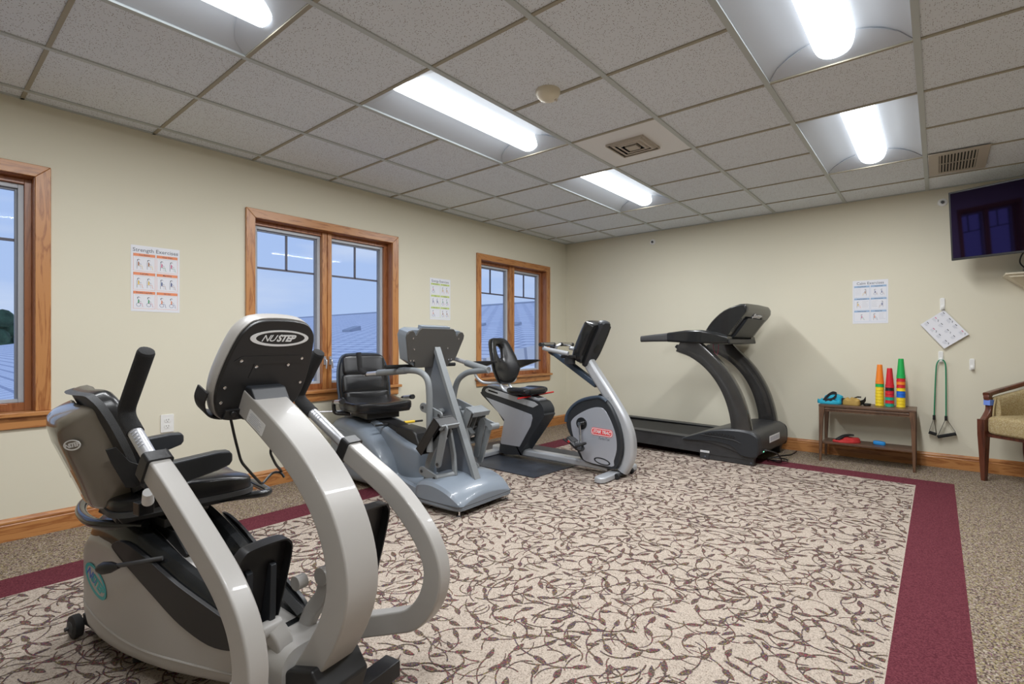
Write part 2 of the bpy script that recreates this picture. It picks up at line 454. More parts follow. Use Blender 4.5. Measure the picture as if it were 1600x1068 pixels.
# ---- floor: speckled surround, maroon band, cream field with woven leaves
fb = MB()
X0, X1, X2, X3 = 0.62, 0.85, 3.745, 3.97
Y0, Y1 = -0.63, -0.85
YE = YB + 0.9; YF = YE + 0.22
def quad(mb, x0, x1, y0, y1, z=0.0): mb.add([(x0, y0, z), (x1, y0, z), (x1, y1, z), (x0, y1, z)], [(0, 1, 2, 3)])
fb.mt(0)
quad(fb, -0.02, X0, YB, 0.02); quad(fb, X3, XR, YB, 0.02); quad(fb, X0, X3, Y0, 0.02); quad(fb, X0, X3, YB, YE)
fb.mt(1)
quad(fb, X0, X1, YE, Y0); quad(fb, X2, X3, YE, Y0); quad(fb, X1, X2, Y1, Y0); quad(fb, X1, X2, YE, YF)
fb.mt(2); quad(fb, X1, X2, YF, Y1)
fb.mt(3)
lr = random.Random(31)
def clip_ok(x, y): return X1 + 0.002 < x < X2 - 0.002 and YF < y < Y1 - 0.002
def strip(path, widths, z):
    n = len(path); vs = []
    for i in range(n):
        a = path[max(i - 1, 0)]; b_ = path[min(i + 1, n - 1)]
        dx, dy = b_[0] - a[0], b_[1] - a[1]; L = math.hypot(dx, dy) or 1; nx, ny = -dy / L, dx / L; w = widths[i] / 2
        vs += [(path[i][0] + nx * w, path[i][1] + ny * w, z), (path[i][0] - nx * w, path[i][1] - ny * w, z)]
    for i in range(n - 1):
        q = vs[2 * i:2 * i + 2] + vs[2 * i + 2:2 * i + 4]
        if all(clip_ok(p[0], p[1]) for p in q): fb.add([q[0], q[2], q[3], q[1]], [(0, 1, 2, 3)])
zc = [0]
def znext():
    zc[0] = (zc[0] + 1) % 90
    return 0.0004 + zc[0] * 0.00002
def leaf(x, y, a, LL, W):
    q = [(x, y)]; kk = lr.uniform(-9, 9)
    for i in range(8):
        a += kk * LL / 8; x += math.cos(a) * LL / 8; y += math.sin(a) * LL / 8; q.append((x, y))
    strip(q, [W * math.sin(pi * (i / 8) ** 0.75) ** 0.85 + 0.0015 if 0 < i < 8 else 0.0015 for i in range(9)], znext())
def stem(x, y, a, L, k):
    n = max(4, int(L / 0.014)); p = [(x, y)]
    for i in range(n):
        a += k * math.cos(2.6 * i / n) * L / n; x += math.cos(a) * L / n; y += math.sin(a) * L / n; p.append((x, y))
    strip(p, [0.0042 * (1 - .4 * i / n) for i in range(n + 1)], znext()); return p, a
# sprigs on a jittered lattice; a leaf is only woven where no other leaf lies
occ = {}
def free(x, y, d=.050):
    i, j = int(x / .05), int(y / .05)
    return all((x - px_) ** 2 + (y - py_) ** 2 > d * d for a_ in (-1, 0, 1) for b_ in (-1, 0, 1) for px_, py_ in occ.get((i + a_, j + b_), ()))
def try_leaf(x, y, a, LL, W, d=.050):
    cx, cy = x + math.cos(a) * LL / 2, y + math.sin(a) * LL / 2
    if not free(cx, cy, d): return False
    occ.setdefault((int(cx / .05), int(cy / .05)), []).append((cx, cy)); leaf(x, y, a, LL, W); return True
st = 0.086
row = 0
y = YF
while y < Y1:
    x = X1 + (row % 2) * st / 2
    while x < X2:
        for att in range(6):
            x0 = x + lr.uniform(-.35, .35) * st; y0 = y + lr.uniform(-.35, .35) * st; a = lr.uniform(0, 2 * pi); k = lr.choice((-1, 1)) * lr.uniform(6, 15); L = lr.uniform(.09, .15)
            if try_leaf(x0, y0, a, lr.uniform(.052, .070), lr.uniform(.018, .024)):
                # stem runs back from the leaf base in one sweeping curve
                p = [(x0, y0)]; aa = a + pi; xx, yy = x0, y0; n = 10
                for i in range(n):
                    aa += k * L / n; xx += math.cos(aa) * L / n; yy += math.sin(aa) * L / n; p.append((xx, yy))
                strip(p, [.0060 - .00024 * i for i in range(n + 1)], znext())
                mx_, my_ = p[5]; try_leaf(mx_, my_, aa + lr.choice((-1, 1)) * 1.0, lr.uniform(.045, .058), lr.uniform(.014, .018), .044)
                break
        if lr.random() < .8:
            p = []; xx, yy = x + lr.uniform(-.5, .5) * st, y + lr.uniform(-.5, .5) * st; aa = lr.uniform(0, 2 * pi); k = lr.choice((-1, 1)) * lr.uniform(8, 20); p = [(xx, yy)]
            for i in range(9): aa += k * .012; xx += math.cos(aa) * .012; yy += math.sin(aa) * .012; p.append((xx, yy))
            strip(p, [.0052 - .0002 * i for i in range(10)], znext())
        x += st
    y += st * .87; row += 1
struct(fb.build('floor', ['carpet_border', 'carpet_maroon', 'carpet_cream', 'carpet_leaf'], smooth=False))

# ---- ceiling tiles with openings where the light fixtures sit
LIGHTS = [(2, -6), (2, -3), (5, -6), (5, -3), (2, -9), (5, -9)]    # cell (i, first j); each fixture is 1 x 2 cells
cb = MB(); lit = set()
for i, j in LIGHTS: lit |= {(i, j), (i, j + 1)}
VENT_CELL = (3, -4)
xs = [0.0] + [gx(i) for i in range(0, 11) if gx(i) < XR] + [XR]
ys = [YB] + [gy(j) for j in range(-12, 1) if gy(j) > YB] + [0.0]
def cell_of(xa, ya): return (round((xa - 0.1447) / G - 0.5 + 1e-6), round((ya + 0.4305) / G - 0.5 + 1e-6))
for a in range(len(xs) - 1):
    for b_ in range(len(ys) - 1):
        cx, cy = (xs[a] + xs[a + 1]) / 2, (ys[b_] + ys[b_ + 1]) / 2
        c = (math.floor((cx - 0.1447) / G), math.floor((cy + 0.4305) / G))
        if c in lit: continue
        e = 0.006; x0, x1, y0, y1 = xs[a] + e, xs[a + 1] - e, ys[b_] + e, ys[b_ + 1] - e
        cb.add([(x0, y0, CH), (x1, y0, CH), (x1, y1, CH), (x0, y1, CH), (x0, y0, CH + .012), (x1, y0, CH + .012), (x1, y1, CH + .012), (x0, y1, CH + .012)],
               [(0, 1, 2, 3), (4, 7, 6, 5), (0, 4, 5, 1), (1, 5, 6, 2), (2, 6, 7, 3), (3, 7, 4, 0)])
# slab above the tiles keeps the room closed
sl = cb.mt(1); cb.bx(-0.02, XR + .02, YB - .02, 0.02, CH + 0.16, CH + 0.18)
struct(cb.build('ceiling', ['ceiling_tile', 'tin_white'], smooth=False))
gb = MB(); w = 0.0135
gb.mt(0)
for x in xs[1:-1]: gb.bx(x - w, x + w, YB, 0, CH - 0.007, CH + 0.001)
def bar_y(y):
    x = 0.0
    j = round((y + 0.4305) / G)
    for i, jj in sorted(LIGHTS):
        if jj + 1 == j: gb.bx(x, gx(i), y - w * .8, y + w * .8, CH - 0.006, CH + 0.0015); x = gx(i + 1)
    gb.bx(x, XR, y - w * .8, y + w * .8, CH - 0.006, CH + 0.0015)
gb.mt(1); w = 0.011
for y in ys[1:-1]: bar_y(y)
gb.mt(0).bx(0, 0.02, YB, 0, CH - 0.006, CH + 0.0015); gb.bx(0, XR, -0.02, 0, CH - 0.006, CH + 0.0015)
struct(gb.build('trim_1', ['grid_metal', 'tee_dark'], smooth=False))

# ---- windows on the left wall and their casings
WINS = [(-6.545, -5.191), (-4.138, -2.785), (-1.737, -0.384)]   # casing outer edges
ZT, ZS = 2.057, 0.692         # casing top, stool top
CW = 0.066
REC = 0.105                   # recess depth of the jamb
wl = MB()
def wall_x(mb, x0, x1, openings):
    """left wall as boxes around the openings"""
    y = YB
    for (a, b_) in openings:
        mb.bx(x0, x1, y, a, -0.02, CH + 0.05)
        mb.bx(x0, x1, a, b_, -0.02, ZS - 0.02); mb.bx(x0, x1, a, b_, ZT - CW + .012, CH + 0.05); y = b_
    mb.bx(x0, x1, y, 0.0, -0.02, CH + 0.05)
ops = [(a + CW - 0.012, b_ - CW + 0.012) for a, b_ in WINS]
wall_x(wl, -0.16, 0.0, ops)
struct(wl.build('wall_left', 'wall_paint', smooth=False))
wf_ = MB(); wf_.bx(-0.16, XR + .1, 0.0, 0.12, -0.02, CH + 0.05); struct(wf_.build('wall_far', 'wall_paint', smooth=False))
wr = MB(); wr.bx(XR, XR + .12, YB, 0, -0.02, CH + .05); struct(wr.build('wall_right', 'wall_paint', smooth=False))
wb = MB(); wb.bx(-0.16, XR + .12, YB - .12, YB, -0.02, CH + .05); struct(wb.build('wall_rear', 'wall_paint', smooth=False))

for k, (a, b_) in enumerate(WINS):
    root = bpy.data.objects.new('window_%d' % (k + 1), None); C.objects.link(root); root.location = (0, (a + b_) / 2, ZS); struct(root)
    oy = -(a + b_) / 2; hw = (b_ - a) / 2
    # local: y about the centre, z above the stool
    H = ZT - ZS
    m_ = MB()       # casing: two legs and head with mitred look
    t_ = 0.019
    m_.prism([(-hw, 0), (-hw + CW, 0), (-hw + CW, H - CW), (-hw, H)], 0, t_, 'yz')
    m_.prism([(hw, 0), (hw, H), (hw - CW, H - CW), (hw - CW, 0)], 0, t_, 'yz')
    m_.build('casing', 'oak_v', root, bevel=0.003)
    m_ = MB(); m_.prism([(-hw, H), (-hw + CW, H - CW), (hw - CW, H - CW), (hw, H)], 0, t_, 'yz'); m_.build('head_casing', 'oak_y', root, bevel=0.003)
    m_ = MB(); m_.bx(-REC, 0.045, -hw - 0.02, hw + 0.02, -0.024, 0); m_.build('window_sill', 'oak_y', root, bevel=0.004)
    m_ = MB(); m_.bx(0, 0.017, -hw, hw, -0.09, -0.024); m_.build('apron', 'oak_y', root, bevel=0.003)
    iw = hw - CW + 0.012 - 0.001; it = H - CW + 0.012
    m_ = MB()       # jamb liner
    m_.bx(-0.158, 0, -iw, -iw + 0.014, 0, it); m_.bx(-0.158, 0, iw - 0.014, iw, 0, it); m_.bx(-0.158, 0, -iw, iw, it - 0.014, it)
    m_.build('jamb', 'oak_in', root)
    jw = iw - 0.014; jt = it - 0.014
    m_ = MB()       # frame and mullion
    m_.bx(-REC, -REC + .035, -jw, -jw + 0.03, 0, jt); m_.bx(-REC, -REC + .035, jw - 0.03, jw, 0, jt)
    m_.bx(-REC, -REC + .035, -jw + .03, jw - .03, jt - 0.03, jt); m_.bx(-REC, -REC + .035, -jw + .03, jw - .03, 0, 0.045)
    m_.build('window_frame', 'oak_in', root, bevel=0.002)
    m_ = MB(); m_.bx(-REC, -REC + .05, -0.042, -0.006, 0.0, jt); m_.bx(-REC, -REC + .05, 0.006, 0.042, 0.0, jt); m_.bx(-REC, -REC + .042, -0.006, 0.006, 0, jt)
    m_.build('mullion', 'oak_v', root, bevel=0.003)
    for sgn in (-1, 1):
        y0, y1 = (0.042, jw - 0.03) if sgn > 0 else (-jw + 0.03, -0.042)
        z0, z1 = 0.045, jt - 0.03; e = 0.024; xx0, xx1 = -REC - 0.02, -REC + 0.012
        m_ = MB().mt(0)
        m_.bx(xx0, xx1, y0, y0 + e, z0, z1); m_.bx(xx0, xx1, y1 - e, y1, z0, z1); m_.bx(xx0, xx1, y0 + e, y1 - e, z1 - e, z1); m_.bx(xx0, xx1, y0 + e, y1 - e, z0, z0 + e * .8)
        m_.mt(1); g = 0.012
        zb_ = z0 + e * .8; m_.bx(xx0 - .01, xx0 + .012, y0 + e, y0 + e + g, zb_, z1 - e); m_.bx(xx0 - .01, xx0 + .012, y1 - e - g, y1 - e, zb_, z1 - e); m_.bx(xx0 - .01, xx0 + .012, y0 + e + g, y1 - e - g, z1 - e - g, z1 - e)
        sash = m_.build('sash', ['sash_light', 'sash_grey'], root, bevel=0.002)
        zm = 0.955; m_ = MB(); mw = 0.0075; ym = (y0 + y1) / 2
        m_.bx(xx0 - .012, xx0, y0 + e, y1 - e, zm - mw, zm + mw); m_.bx(xx0 - .012, xx0, ym - mw, ym + mw, zm, z1 - e)
        m_.build('muntin', 'muntin', sash)
        m_ = MB(); m_.bx(xx0 - .006, xx0 - .002, y0 + e * .5, y1 - e * .5, z0 + e * .4, z1 - e * .5); m_.build('pane', 'glass', sash)
        m_ = MB(); yl = (y0 + 0.012) if sgn > 0 else (y1 - 0.012)
        yy = -0.024 * -sgn
        yy = sgn * 0.024
        m_.box((-REC + .056, yy, 0.235), (0.012, 0.018, 0.07)); m_.tube([(-REC + .062, yy, 0.25), (-REC + .085, yy, 0.235), (-REC + .088, yy + sgn * .006, 0.17)], 0.0055, 8, sm=4)
        m_.build('sash_lock', 'aluminium', root)
        m_ = MB(); ym2 = ym + 0.12 * sgn
        m_.box((-REC + .05, ym2, 0.028), (0.03, 0.07, 0.022)); m_.tube([(-REC + .06, ym2, 0.035), (-REC + .075, ym2 + .02, 0.045), (-REC + .07, ym2 + .075, 0.04)], 0.005, 8, sm=4)
        m_.build('crank_handle', 'oak_in', root)

# ---- baseboards
def base_profile(): return [(0, 0), (0.016, 0), (0.016, 0.085), (0.013, 0.09), (0.016, 0.095), (0.016, 0.104), (0.012, 0.113), (0.005, 0.121), (0, 0.121)]
m_ = MB(); m_.loft([[(p[0], y, p[1]) for p in base_profile()] for y in (YB, 0)]); struct(m_.build('baseboard_left', 'oak_y', smooth=False))
m_ = MB(); m_.loft([[(x, -p[0], p[1]) for p in base_profile()] for x in (0.0, XR)]); struct(m_.build('baseboard_far', 'oak_x', smooth=False))
m_ = MB(); m_.loft([[(XR - p[0], y, p[1]) for p in base_profile()] for y in (YB, 0)]); struct(m_.build('baseboard_right', 'oak_y', smooth=False))

# ---- fluorescent troffers
LAB = ['recessed white troffer light just beyond the smoke detector side, longest in the middle of the ceiling',
       'small-looking recessed troffer light furthest back, nearest the corner windows',
       'large recessed troffer light cut by the top edge of the photo, right of centre',
       'recessed troffer light beside the return grille near the far wall',
       'recessed troffer light at the top left above the near window',
       'added unseen troffer light above and behind the viewpoint, brightening the room']  # last fixture is out of view, added to brighten the room
LAB[0] = 'white recessed troffer light left of the smoke detector, middle of the ceiling'
for k, (i, j) in enumerate(LIGHTS):
    x0, y0 = gx(i) + 0.012, gy(j) + 0.010; W = G - 0.024; L = 2 * G - 0.02
    rt = thing('ceiling_light', LAB[k], 'ceiling light', (x0 + W / 2, y0 + L / 2, CH), 0, 'troffer lights in the ceiling')
    m_ = MB(); hw, hl = W / 2, L / 2; lamp = 0.088; d = 0.075
    # curved reflector wings from the rim up to the lamp trough
    for sx in (-1, 1):
        prof = [(sx * hw, 0.0), (sx * hw, 0.004), (sx * (hw - 0.05), 0.03), (sx * (lamp + 0.09), 0.062), (sx * (lamp + .03), 0.075), (sx * lamp, 0.078), (sx * lamp, 0.084), (sx * (hw - .05), 0.05), (sx * (hw + .001), 0.02)]
        prof = prof if sx > 0 else prof[::-1]
        m_.loft([[(p[0], y, p[1]) for p in prof] for y in (-hl, hl)])
    # end pieces: curved end cheeks
    for sy in (-1, 1):
        yy = sy * hl
        rings = []
        for s in range(13):
            a = -1 + 2 * s / 12; xx = a * hw
            arch = 0.078 * (1 - abs(a) ** 2.0)
            rings.append([(xx, yy, 0.0), (xx, yy - sy * 0.11 * (1 - a * a) ** .5 - sy * .001, arch), (xx, yy - sy * 0.11 * (1 - a * a) ** .5, arch + .006), (xx, yy + sy * .001, 0.012)])
        m_.loft(rings)
    m_.bx(-hw, hw, -hl, hl, 0.085, 0.088)
    m_.build('reflector', 'reflector_white', rt)
    m_ = MB(); rings = []
    for y in (-hl + 0.035, -hl + 0.045, hl - 0.045, hl - 0.035):
        sc = 1.0 if abs(y) < hl - .04 else 0.97
        rings.append([(lamp * math.cos(a) * sc, y, 0.079 - 0.075 * math.sin(a) * sc) for a in [pi * q / 16 for q in range(17)]])
    m_.loft(rings); m_.build('diffuser', 'lamp_diffuser', rt)
    ld = bpy.data.lights.new('tube_light', 'AREA'); ld.shape = 'RECTANGLE'; ld.size = 0.085; ld.size_y = 1.10; ld.energy = TUBE_WATTS; ld.color = (0.97, 0.985, 1.0); ld.spread = R(180)
    lo = bpy.data.objects.new('tube_light', ld); C.objects.link(lo); lo.parent = rt; lo.location = (0, 0, 0.002)

# ---- supply diffuser and return grille
x0, y0 = gx(3) + .012, gy(-4) + .010; cx, cy = gx(3) + G / 2, gy(-4) + G / 2
rt = thing('ceiling_vent', 'square louvred air diffuser in a plain white panel, beside the smoke detector', 'vent', (cx, cy, CH))
m_ = MB(); hh = G / 2 - .011; q = 0.135
m_.ring_plate([(-hh, -hh), (hh, -hh), (hh, hh), (-hh, hh)], [(-q, -q), (q, -q), (q, q), (-q, q)], -0.003, 0.001, lambda p, a: (p[0], p[1], a)); m_.build('panel', 'tin_white', rt)
m_ = MB(); m_.bx(-q, q, -q, q, 0.0, 0.0015); m_.build('backing', 'void', rt)
for s0, s1 in ((0.135, 0.128), (0.107, 0.092), (0.074, 0.060)):
    m_ = MB(); o_ = [(-s0, -s0), (s0, -s0), (s0, s0), (-s0, s0)]; i_ = [(-s1, -s1), (s1, -s1), (s1, s1), (-s1, s1)]
    big = [(p[0] * (s0 + .016) / s0 if s0 < .13 else p[0], p[1] * (s0 + .016) / s0 if s0 < .13 else p[1]) for p in o_]
    # sloping louvre: low at the inner edge, rising outward
    m_.loft([[(p[0], p[1], -0.016) for p in i_], [(p[0], p[1], -0.018) for p in o_], [(p[0], p[1], -0.003) for p in big], [(p[0], p[1], -0.002) for p in o_]], caps=False, closed=True)
    m_.build('louvre', 'vent_metal', rt, smooth=False)
m_ = MB(); m_.bx(-.04, .04, -.04, .04, -0.020, -0.004); m_.build('centre_plate', 'vent_metal', rt)
rt = thing('return_grille', 'cream slotted return air grille at the right end of the ceiling', 'vent', (3.985, -0.80, CH))
m_ = MB(); m_.ring_plate([(-.165, -.29), (.165, -.29), (.165, .29), (-.165, .29)], [(-.105, -.235), (.105, -.235), (.105, .235), (-.105, .235)], -0.016, -0.0075, lambda p, a: (p[0], p[1], a)); m_.build('frame', 'vent_metal', rt, bevel=.003)
m_ = MB(); m_.bx(-.11, .11, -.24, .24, -0.0085, -.0075); m_.build('backing', 'void', rt)
m_ = MB()
for k in range(12):
    x = -0.098 + k * 0.0178; m_.box((x, 0, -0.0125), (0.0095, 0.47, 0.003), Matrix.Rotation(R(-18), 3, 'Y'))
m_.bx(-.105, .105, -.012, -.006, -.0165, -.0105)
m_.build('slats', 'vent_metal', rt)
# ---- smoke detector, wall sensors, outlet
rt = thing('smoke_detector', 'round cream smoke detector on a ceiling tile', 'smoke detector', (2.272, -3.535, CH))
m_ = MB(); m_.lathe([(0.066, 0.0), (0.066, -0.012), (0.060, -0.026), (0.045, -0.044), (0.02, -0.054), (0.001, -0.056)], n=32); m_.build('housing', 'cream_plastic', rt)
m_ = MB(); m_.box((0.030, 0.028, -0.044), (0.016, 0.016, 0.012), Matrix.Rotation(R(40), 3, 'Y')); m_.build('sensor_window', 'vent_metal', rt)
for (x, z, lb) in ((1.248, 2.282, 'small round white sprinkler cover on the far wall near the corner'), (3.905, 2.284, 'round white sprinkler rosette on the wall left of the television')):
    rt = thing('sprinkler_head', lb, 'sprinkler', (x, 0, z), 0, 'sprinkler heads on the far wall')
    m_ = MB(); m_.lathe([(0.034, 0.0), (0.034, -0.004), (0.028, -0.010), (0.018, -0.011), (0.017, -0.004), (0.001, -0.004)], axis='y', n=28); m_.build('rosette', 'white_plastic', rt)
    m_ = MB(); m_.lathe([(0.009, -0.003), (0.009, -0.018), (0.012, -0.020), (0.012, -0.024), (0.001, -0.025)], axis='y', n=16); m_.build('nozzle', 'dark_grey', rt)
rt = thing('power_outlet', 'white double wall outlet under the strength exercises poster', 'outlet', (0, -4.624, 0.548))
m_ = MB(); m_.prism([(p[0], p[1]) for p in rrect(0.074, 0.115, 0.005)], 0.0, 0.006, 'yz'); m_.build('cover_plate', 'white_plastic', rt, bevel=.001)
for s in (-1, 1):
    m_ = MB().mt(0); m_.prism([(p[0], p[1] + s * 0.02) for p in rrect(0.034, 0.028, 0.011)], 0.005, 0.0085, 'yz'); m_.mt(1)
    for dy in (-.0065, .0065): m_.bx(.008, .009, dy - .0012, dy + .0012, s * .02 - .001, s * .02 + .008)
    m_.bx(.008, .009, -.002, .002, s * .02 - .010, s * .02 - .006)
    m_.build('socket', ['white_plastic', 'void'], rt, smooth=False)

# ---- outside: neighbouring roof, vents on it, trees behind
k_ = 0.16
rf = MB(); sl_ = math.atan(k_)
def roofz(y): return 2.86 - k_ * (11.8 - y)
# local frame lies in the slope so that the shingle courses follow it
rt = thing('neighbour_roof', 'grey shingled roof of the neighbouring wing seen through the windows', 'roof', (-0.6, 11.8, 2.86))
m_ = MB(); L = 24 / math.cos(sl_)
m_.bx(-60, -0.3, -L, 0, -0.2, 0)
o = m_.build('roof_slope', 'shingles', rt, smooth=False); o.rotation_euler = (sl_, 0, 0)
m_ = MB(); m_.bx(-60, -0.3, 0, L, -0.2, 0); o = m_.build('roof_slope', 'shingles', rt, smooth=False); o.rotation_euler = (-sl_, 0, 0)
m_ = MB(); m_.tube([(-60, 0, 0), (-0.3, 0, 0)], 0.07, 8); m_.build('ridge_cap', 'roof_vent', rt)
for (x, y) in ((-9.9, 3.07), (-3.585, 3.27), (-4.79, 3.37)):
    lb = {-9.9: 'low grey box vent on the roof seen through the middle window', -3.585: 'grey box vent on the roof in the right pane of the corner window', -4.79: 'grey box vent on the roof in the left pane of the corner window'}[x]
    m_ = MB().at(Matrix.Scale(1.35 if x < -5 else .7, 4)); m_.prism([(-0.16, -.02), (-0.16, 0.05), (0.14, 0.10), (0.14, -.02)], -0.15, 0.15, 'xz')
    o = m_.build('roof_vent', 'roof_vent', None, bevel=.01); o.location = (x, y, roofz(y)); o.rotation_euler = (sl_, 0, R(90)); tag(o, lb, 'roof vent', 'box vents on the neighbouring roof')
    o.rotation_euler = (0, -sl_, R(90))

tr = random.Random(5)
for k, (x, y, h, r_) in enumerate(((-66, -9.0, 3.6, 2.8), (-65, 0.4, 4.4, 3.2))):
    rt = thing('tree', ('round dark tree crown behind the roof seen through the near window', 'second dark tree further right behind the roof, near window')[k], 'tree', (x, y, -4))
    m_ = MB(); m_.cyl((0, 0, 0), (0, 0, 4.5), .3, .2, 8); m_.build('trunk', 'bark', rt)
    m_ = MB()
    for q in range(26):
        a = tr.uniform(0, 2 * pi); rr = tr.uniform(0, r_ * .7); hh = tr.uniform(3.6, 3.6 + h * .9)
        m_.sq((rr * math.cos(a), rr * math.sin(a), hh), (tr.uniform(1.3, 2.2),) * 3, 1, 1, 10, 6)
    m_.build('crown', 'foliage', rt)

# ================================================================== near recumbent cross trainer
# local frame: x forward (towards its display), y to its left (away from the camera), z up
n1 = thing('recumbent_cross_trainer', 'white recumbent cross trainer nearest the camera, black swivel seat turned sideways', 'exercise machine', (1.369, -5.189, 0), R(9), 'seated cross trainers')

def shell_ring(u, hw, zb, zt, r=0.05):
    return [(u, p[0], (zb + zt) / 2 + p[1]) for p in rrect(2 * hw, zt - zb, min(r, (zt - zb) * .45, hw * .8), 5)]
# white side shells (two halves joined under the black cover)
secs = [(0.105, .10, .17, .27), (0.115, .135, .135, .33), (0.15, .158, .085, .385), (0.20, .166, .055, .415), (0.28, .170, .045, .432), (0.36, .170, .042, .428), (0.45, .168, .042, .405),
        (0.56, .160, .045, .365), (0.68, .148, .052, .325), (0.80, .132, .065, .290), (0.92, .116, .080, .262), (1.02, .103, .092, .25), (1.10, .095, .10, .243), (1.17, .09, .11, .24)]
m_ = MB(); m_.loft([shell_ring(*s) for s in secs])
# raised seam line along the lower side
for sy in (-1, 1):
    path = [(0.12, .165), (0.2, .15), (0.35, .125), (0.55, .11), (0.75, .12), (0.95, .135), (1.12, .15)]
    def hwu(u):
        for a, b_ in zip(secs, secs[1:]):
            if a[0] <= u <= b_[0]: s = (u - a[0]) / (b_[0] - a[0]); return a[1] * (1 - s) + b_[1] * s
        return .1
    m_.tube([(p[0], sy * (hwu(p[0]) - 0.0015), p[1]) for p in smooth_path(path, 5)], 0.0045, 6)
m_.build('side_shell', 'white_shell', n1)
# black saddle cover: two raised ridges with the seat rail channel between them
def cov_ring(u, hw, zb, zt, ch):
    return [(u, -hw, zb), (u, -hw, zt - .05), (u, -hw + .012, zt - .018), (u, -hw + .035, zt), (u, -hw + .06, zt - .003), (u, -.052, zt - ch * .6), (u, -.045, zt - ch),
            (u, .045, zt - ch), (u, .052, zt - ch * .6), (u, hw - .06, zt - .003), (u, hw - .035, zt), (u, hw - .012, zt - .018), (u, hw, zt - .05), (u, hw, zb)]
cs = [(0.13, .12, .30, .395, .01), (0.17, .145, .34, .44, .02), (0.23, .158, .36, .468, .04), (0.32, .162, .37, .478, .06), (0.42, .160, .355, .468, .07), (0.54, .154, .325, .435, .08),
      (0.66, .143, .285, .395, .08), (0.78, .128, .25, .352, .075), (0.90, .113, .225, .315, .06), (1.00, .100, .215, .288, .04), (1.07, .090, .215, .268, .02)]
def dens(cs, k=3): return smooth_path(cs, k)
m_ = MB(); m_.loft([cov_ring(*c) for c in dens(cs)]); m_.build('top_cover', 'black_gloss', n1)
# white valance between shell top and black side panel: dark scalloped side panel
m_ = MB()
for sy in (-1, 1):
    pts = [(0.40, .405), (0.47, .43), (0.60, .40), (0.75, .345), (0.90, .30), (1.00, .27), (1.03, .235), (0.98, .205), (0.88, .198), (0.76, .230), (0.66, .278), (0.54, .335), (0.45, .375)]
    pts = smooth_path(pts, 4, True)
    m_.loft([[(p[0], sy * (hwu(p[0]) - 0.01), p[1]) for p in pts], [(p[0], sy * (hwu(p[0]) + 0.003), p[1]) for p in pts]])
m_.build('side_panel', 'black_plastic', n1, bevel=.002)
# oval badge on the side
def badge(parent, M, W, H, ringm, name='badge', txt=('NU', 'STEP'), mats=('logo_teal', 'white_shell', 'logo_blue', 'logo_teal')):
    mb = MB(); old = M
    mb.at(M).mt(0)
    n = 40; o_ = ell(W, H, n); i_ = ell(W * .84, H * .78, n); i_ = [(p[0] + W * .008, p[1] + H * .015) for p in i_]
    mb.ring_plate(o_, i_, 0, 0.0012, lambda p, a: (p[0], p[1], a))
    if mats[1]: mb.mt(1).prism(i_, 0, 0.0006, 'xy')
    mb.mt(2).text(txt[0], H * .56, T(-W * .205, -H * .015, 0.001), 0.0006, shear=0.35, sx=1.05, spacing=.9)
    mb.mt(3).text(txt[1], H * .55, T(W * .085, -H * .01, 0.001), 0.0006, shear=0.3, bold=H * .022, sx=1.0, spacing=.95)
    return mb.build(name, list(mats), parent, smooth=False)
ub = 0.27
for sy in (-1,):
    M = basis((0.285, -0.1715, 0.262), (1, 0, -0.46), (0.46, 0, 1))
    badge(n1, M, 0.17, 0.085, None)
# transport wheels
for sy in (-1, 1):
    m_ = MB()
    m_.lathe([(0.001, -.016), (0.030, -.016), (0.040, -.012), (0.041, 0), (0.040, .012), (0.030, .016), (0.001, .016)], (0.075, sy * 0.155, 0.043), 28, 'y')
    wl_ = m_.build('transport_wheel', 'rubber', n1)
    m_ = MB(); m_.lathe([(0.001, -.022), (0.014, -.022), (0.022, -.0175), (0.022, .0175), (0.014, .022), (0.001, .022)], (0.075, sy * 0.155, 0.043), 20, 'y')
    m_.cyl((0.075, sy * .14, .043), (0.075, sy * .187, .043), .007); m_.build('hub', 'dark_grey', wl_)
m_ = MB(); m_.bx(0.06, 0.16, -.13, .13, .035, .075); m_.build('axle_bracket', 'dark_grey', n1, bevel=.004)
# resistance lever on the near side
m_ = MB(); m_.lathe([(0.001, -.048), (0.013, -.045), (0.019, -.025), (0.017, 0.005), (0.010, .03), (0.006, .045), (0.001, .046)], n=18, axis='x'); 
lv = m_.build('lever_knob', 'black_plastic', n1, loc=(0.50, -.215, .372), rot=(0, R(-12), R(12)))
m_ = MB(); m_.tube([(0.50, -.213, .374), (0.58, -.19, .392), (0.64, -.13, .40)], .007, 10, sm=4); m_.build('lever_rod', 'dark_grey', n1)

# ---- frame at the front: floor beam, crossbar, column
m_ = MB()
m_.sweep([(0.80, 0, .12), (1.05, 0, .105), (1.28, 0, .085)], rrect(.15, .09, .02), (0, 1, 0))
m_.build('floor_beam', 'white_shell', n1)
m_ = MB(); m_.bx(1.215, 1.275, -.245, .245, .035, .085); m_.build('front_crossbar', 'black_plastic', n1, bevel=.004)
for sy in (-1, 1):
    m_ = MB(); m_.cyl((1.245, sy * .215, 0), (1.245, sy * .215, .04), .020, .017, 20); m_.build('levelling_foot', 'rubber', n1)
for sy in (-1, 1):
    m_ = MB(); m_.cyl((0.42, sy * .10, 0), (0.42, sy * .10, .05), .018, .018, 16); m_.build('levelling_foot', 'rubber', n1)
col = [(0.925, 0, .895), (1.03, 0, .835), (1.13, 0, .770), (1.215, 0, .700), (1.285, 0, .615), (1.328, 0, .52), (1.338, 0, .43), (1.312, 0, .34), (1.262, 0, .255), (1.20, 0, .17)]
m_ = MB(); m_.sweep(smooth_path(col, 5), rrect(.108, .080, .006), (0, 1, 0)); m_.build('column', 'white_shell', n1)
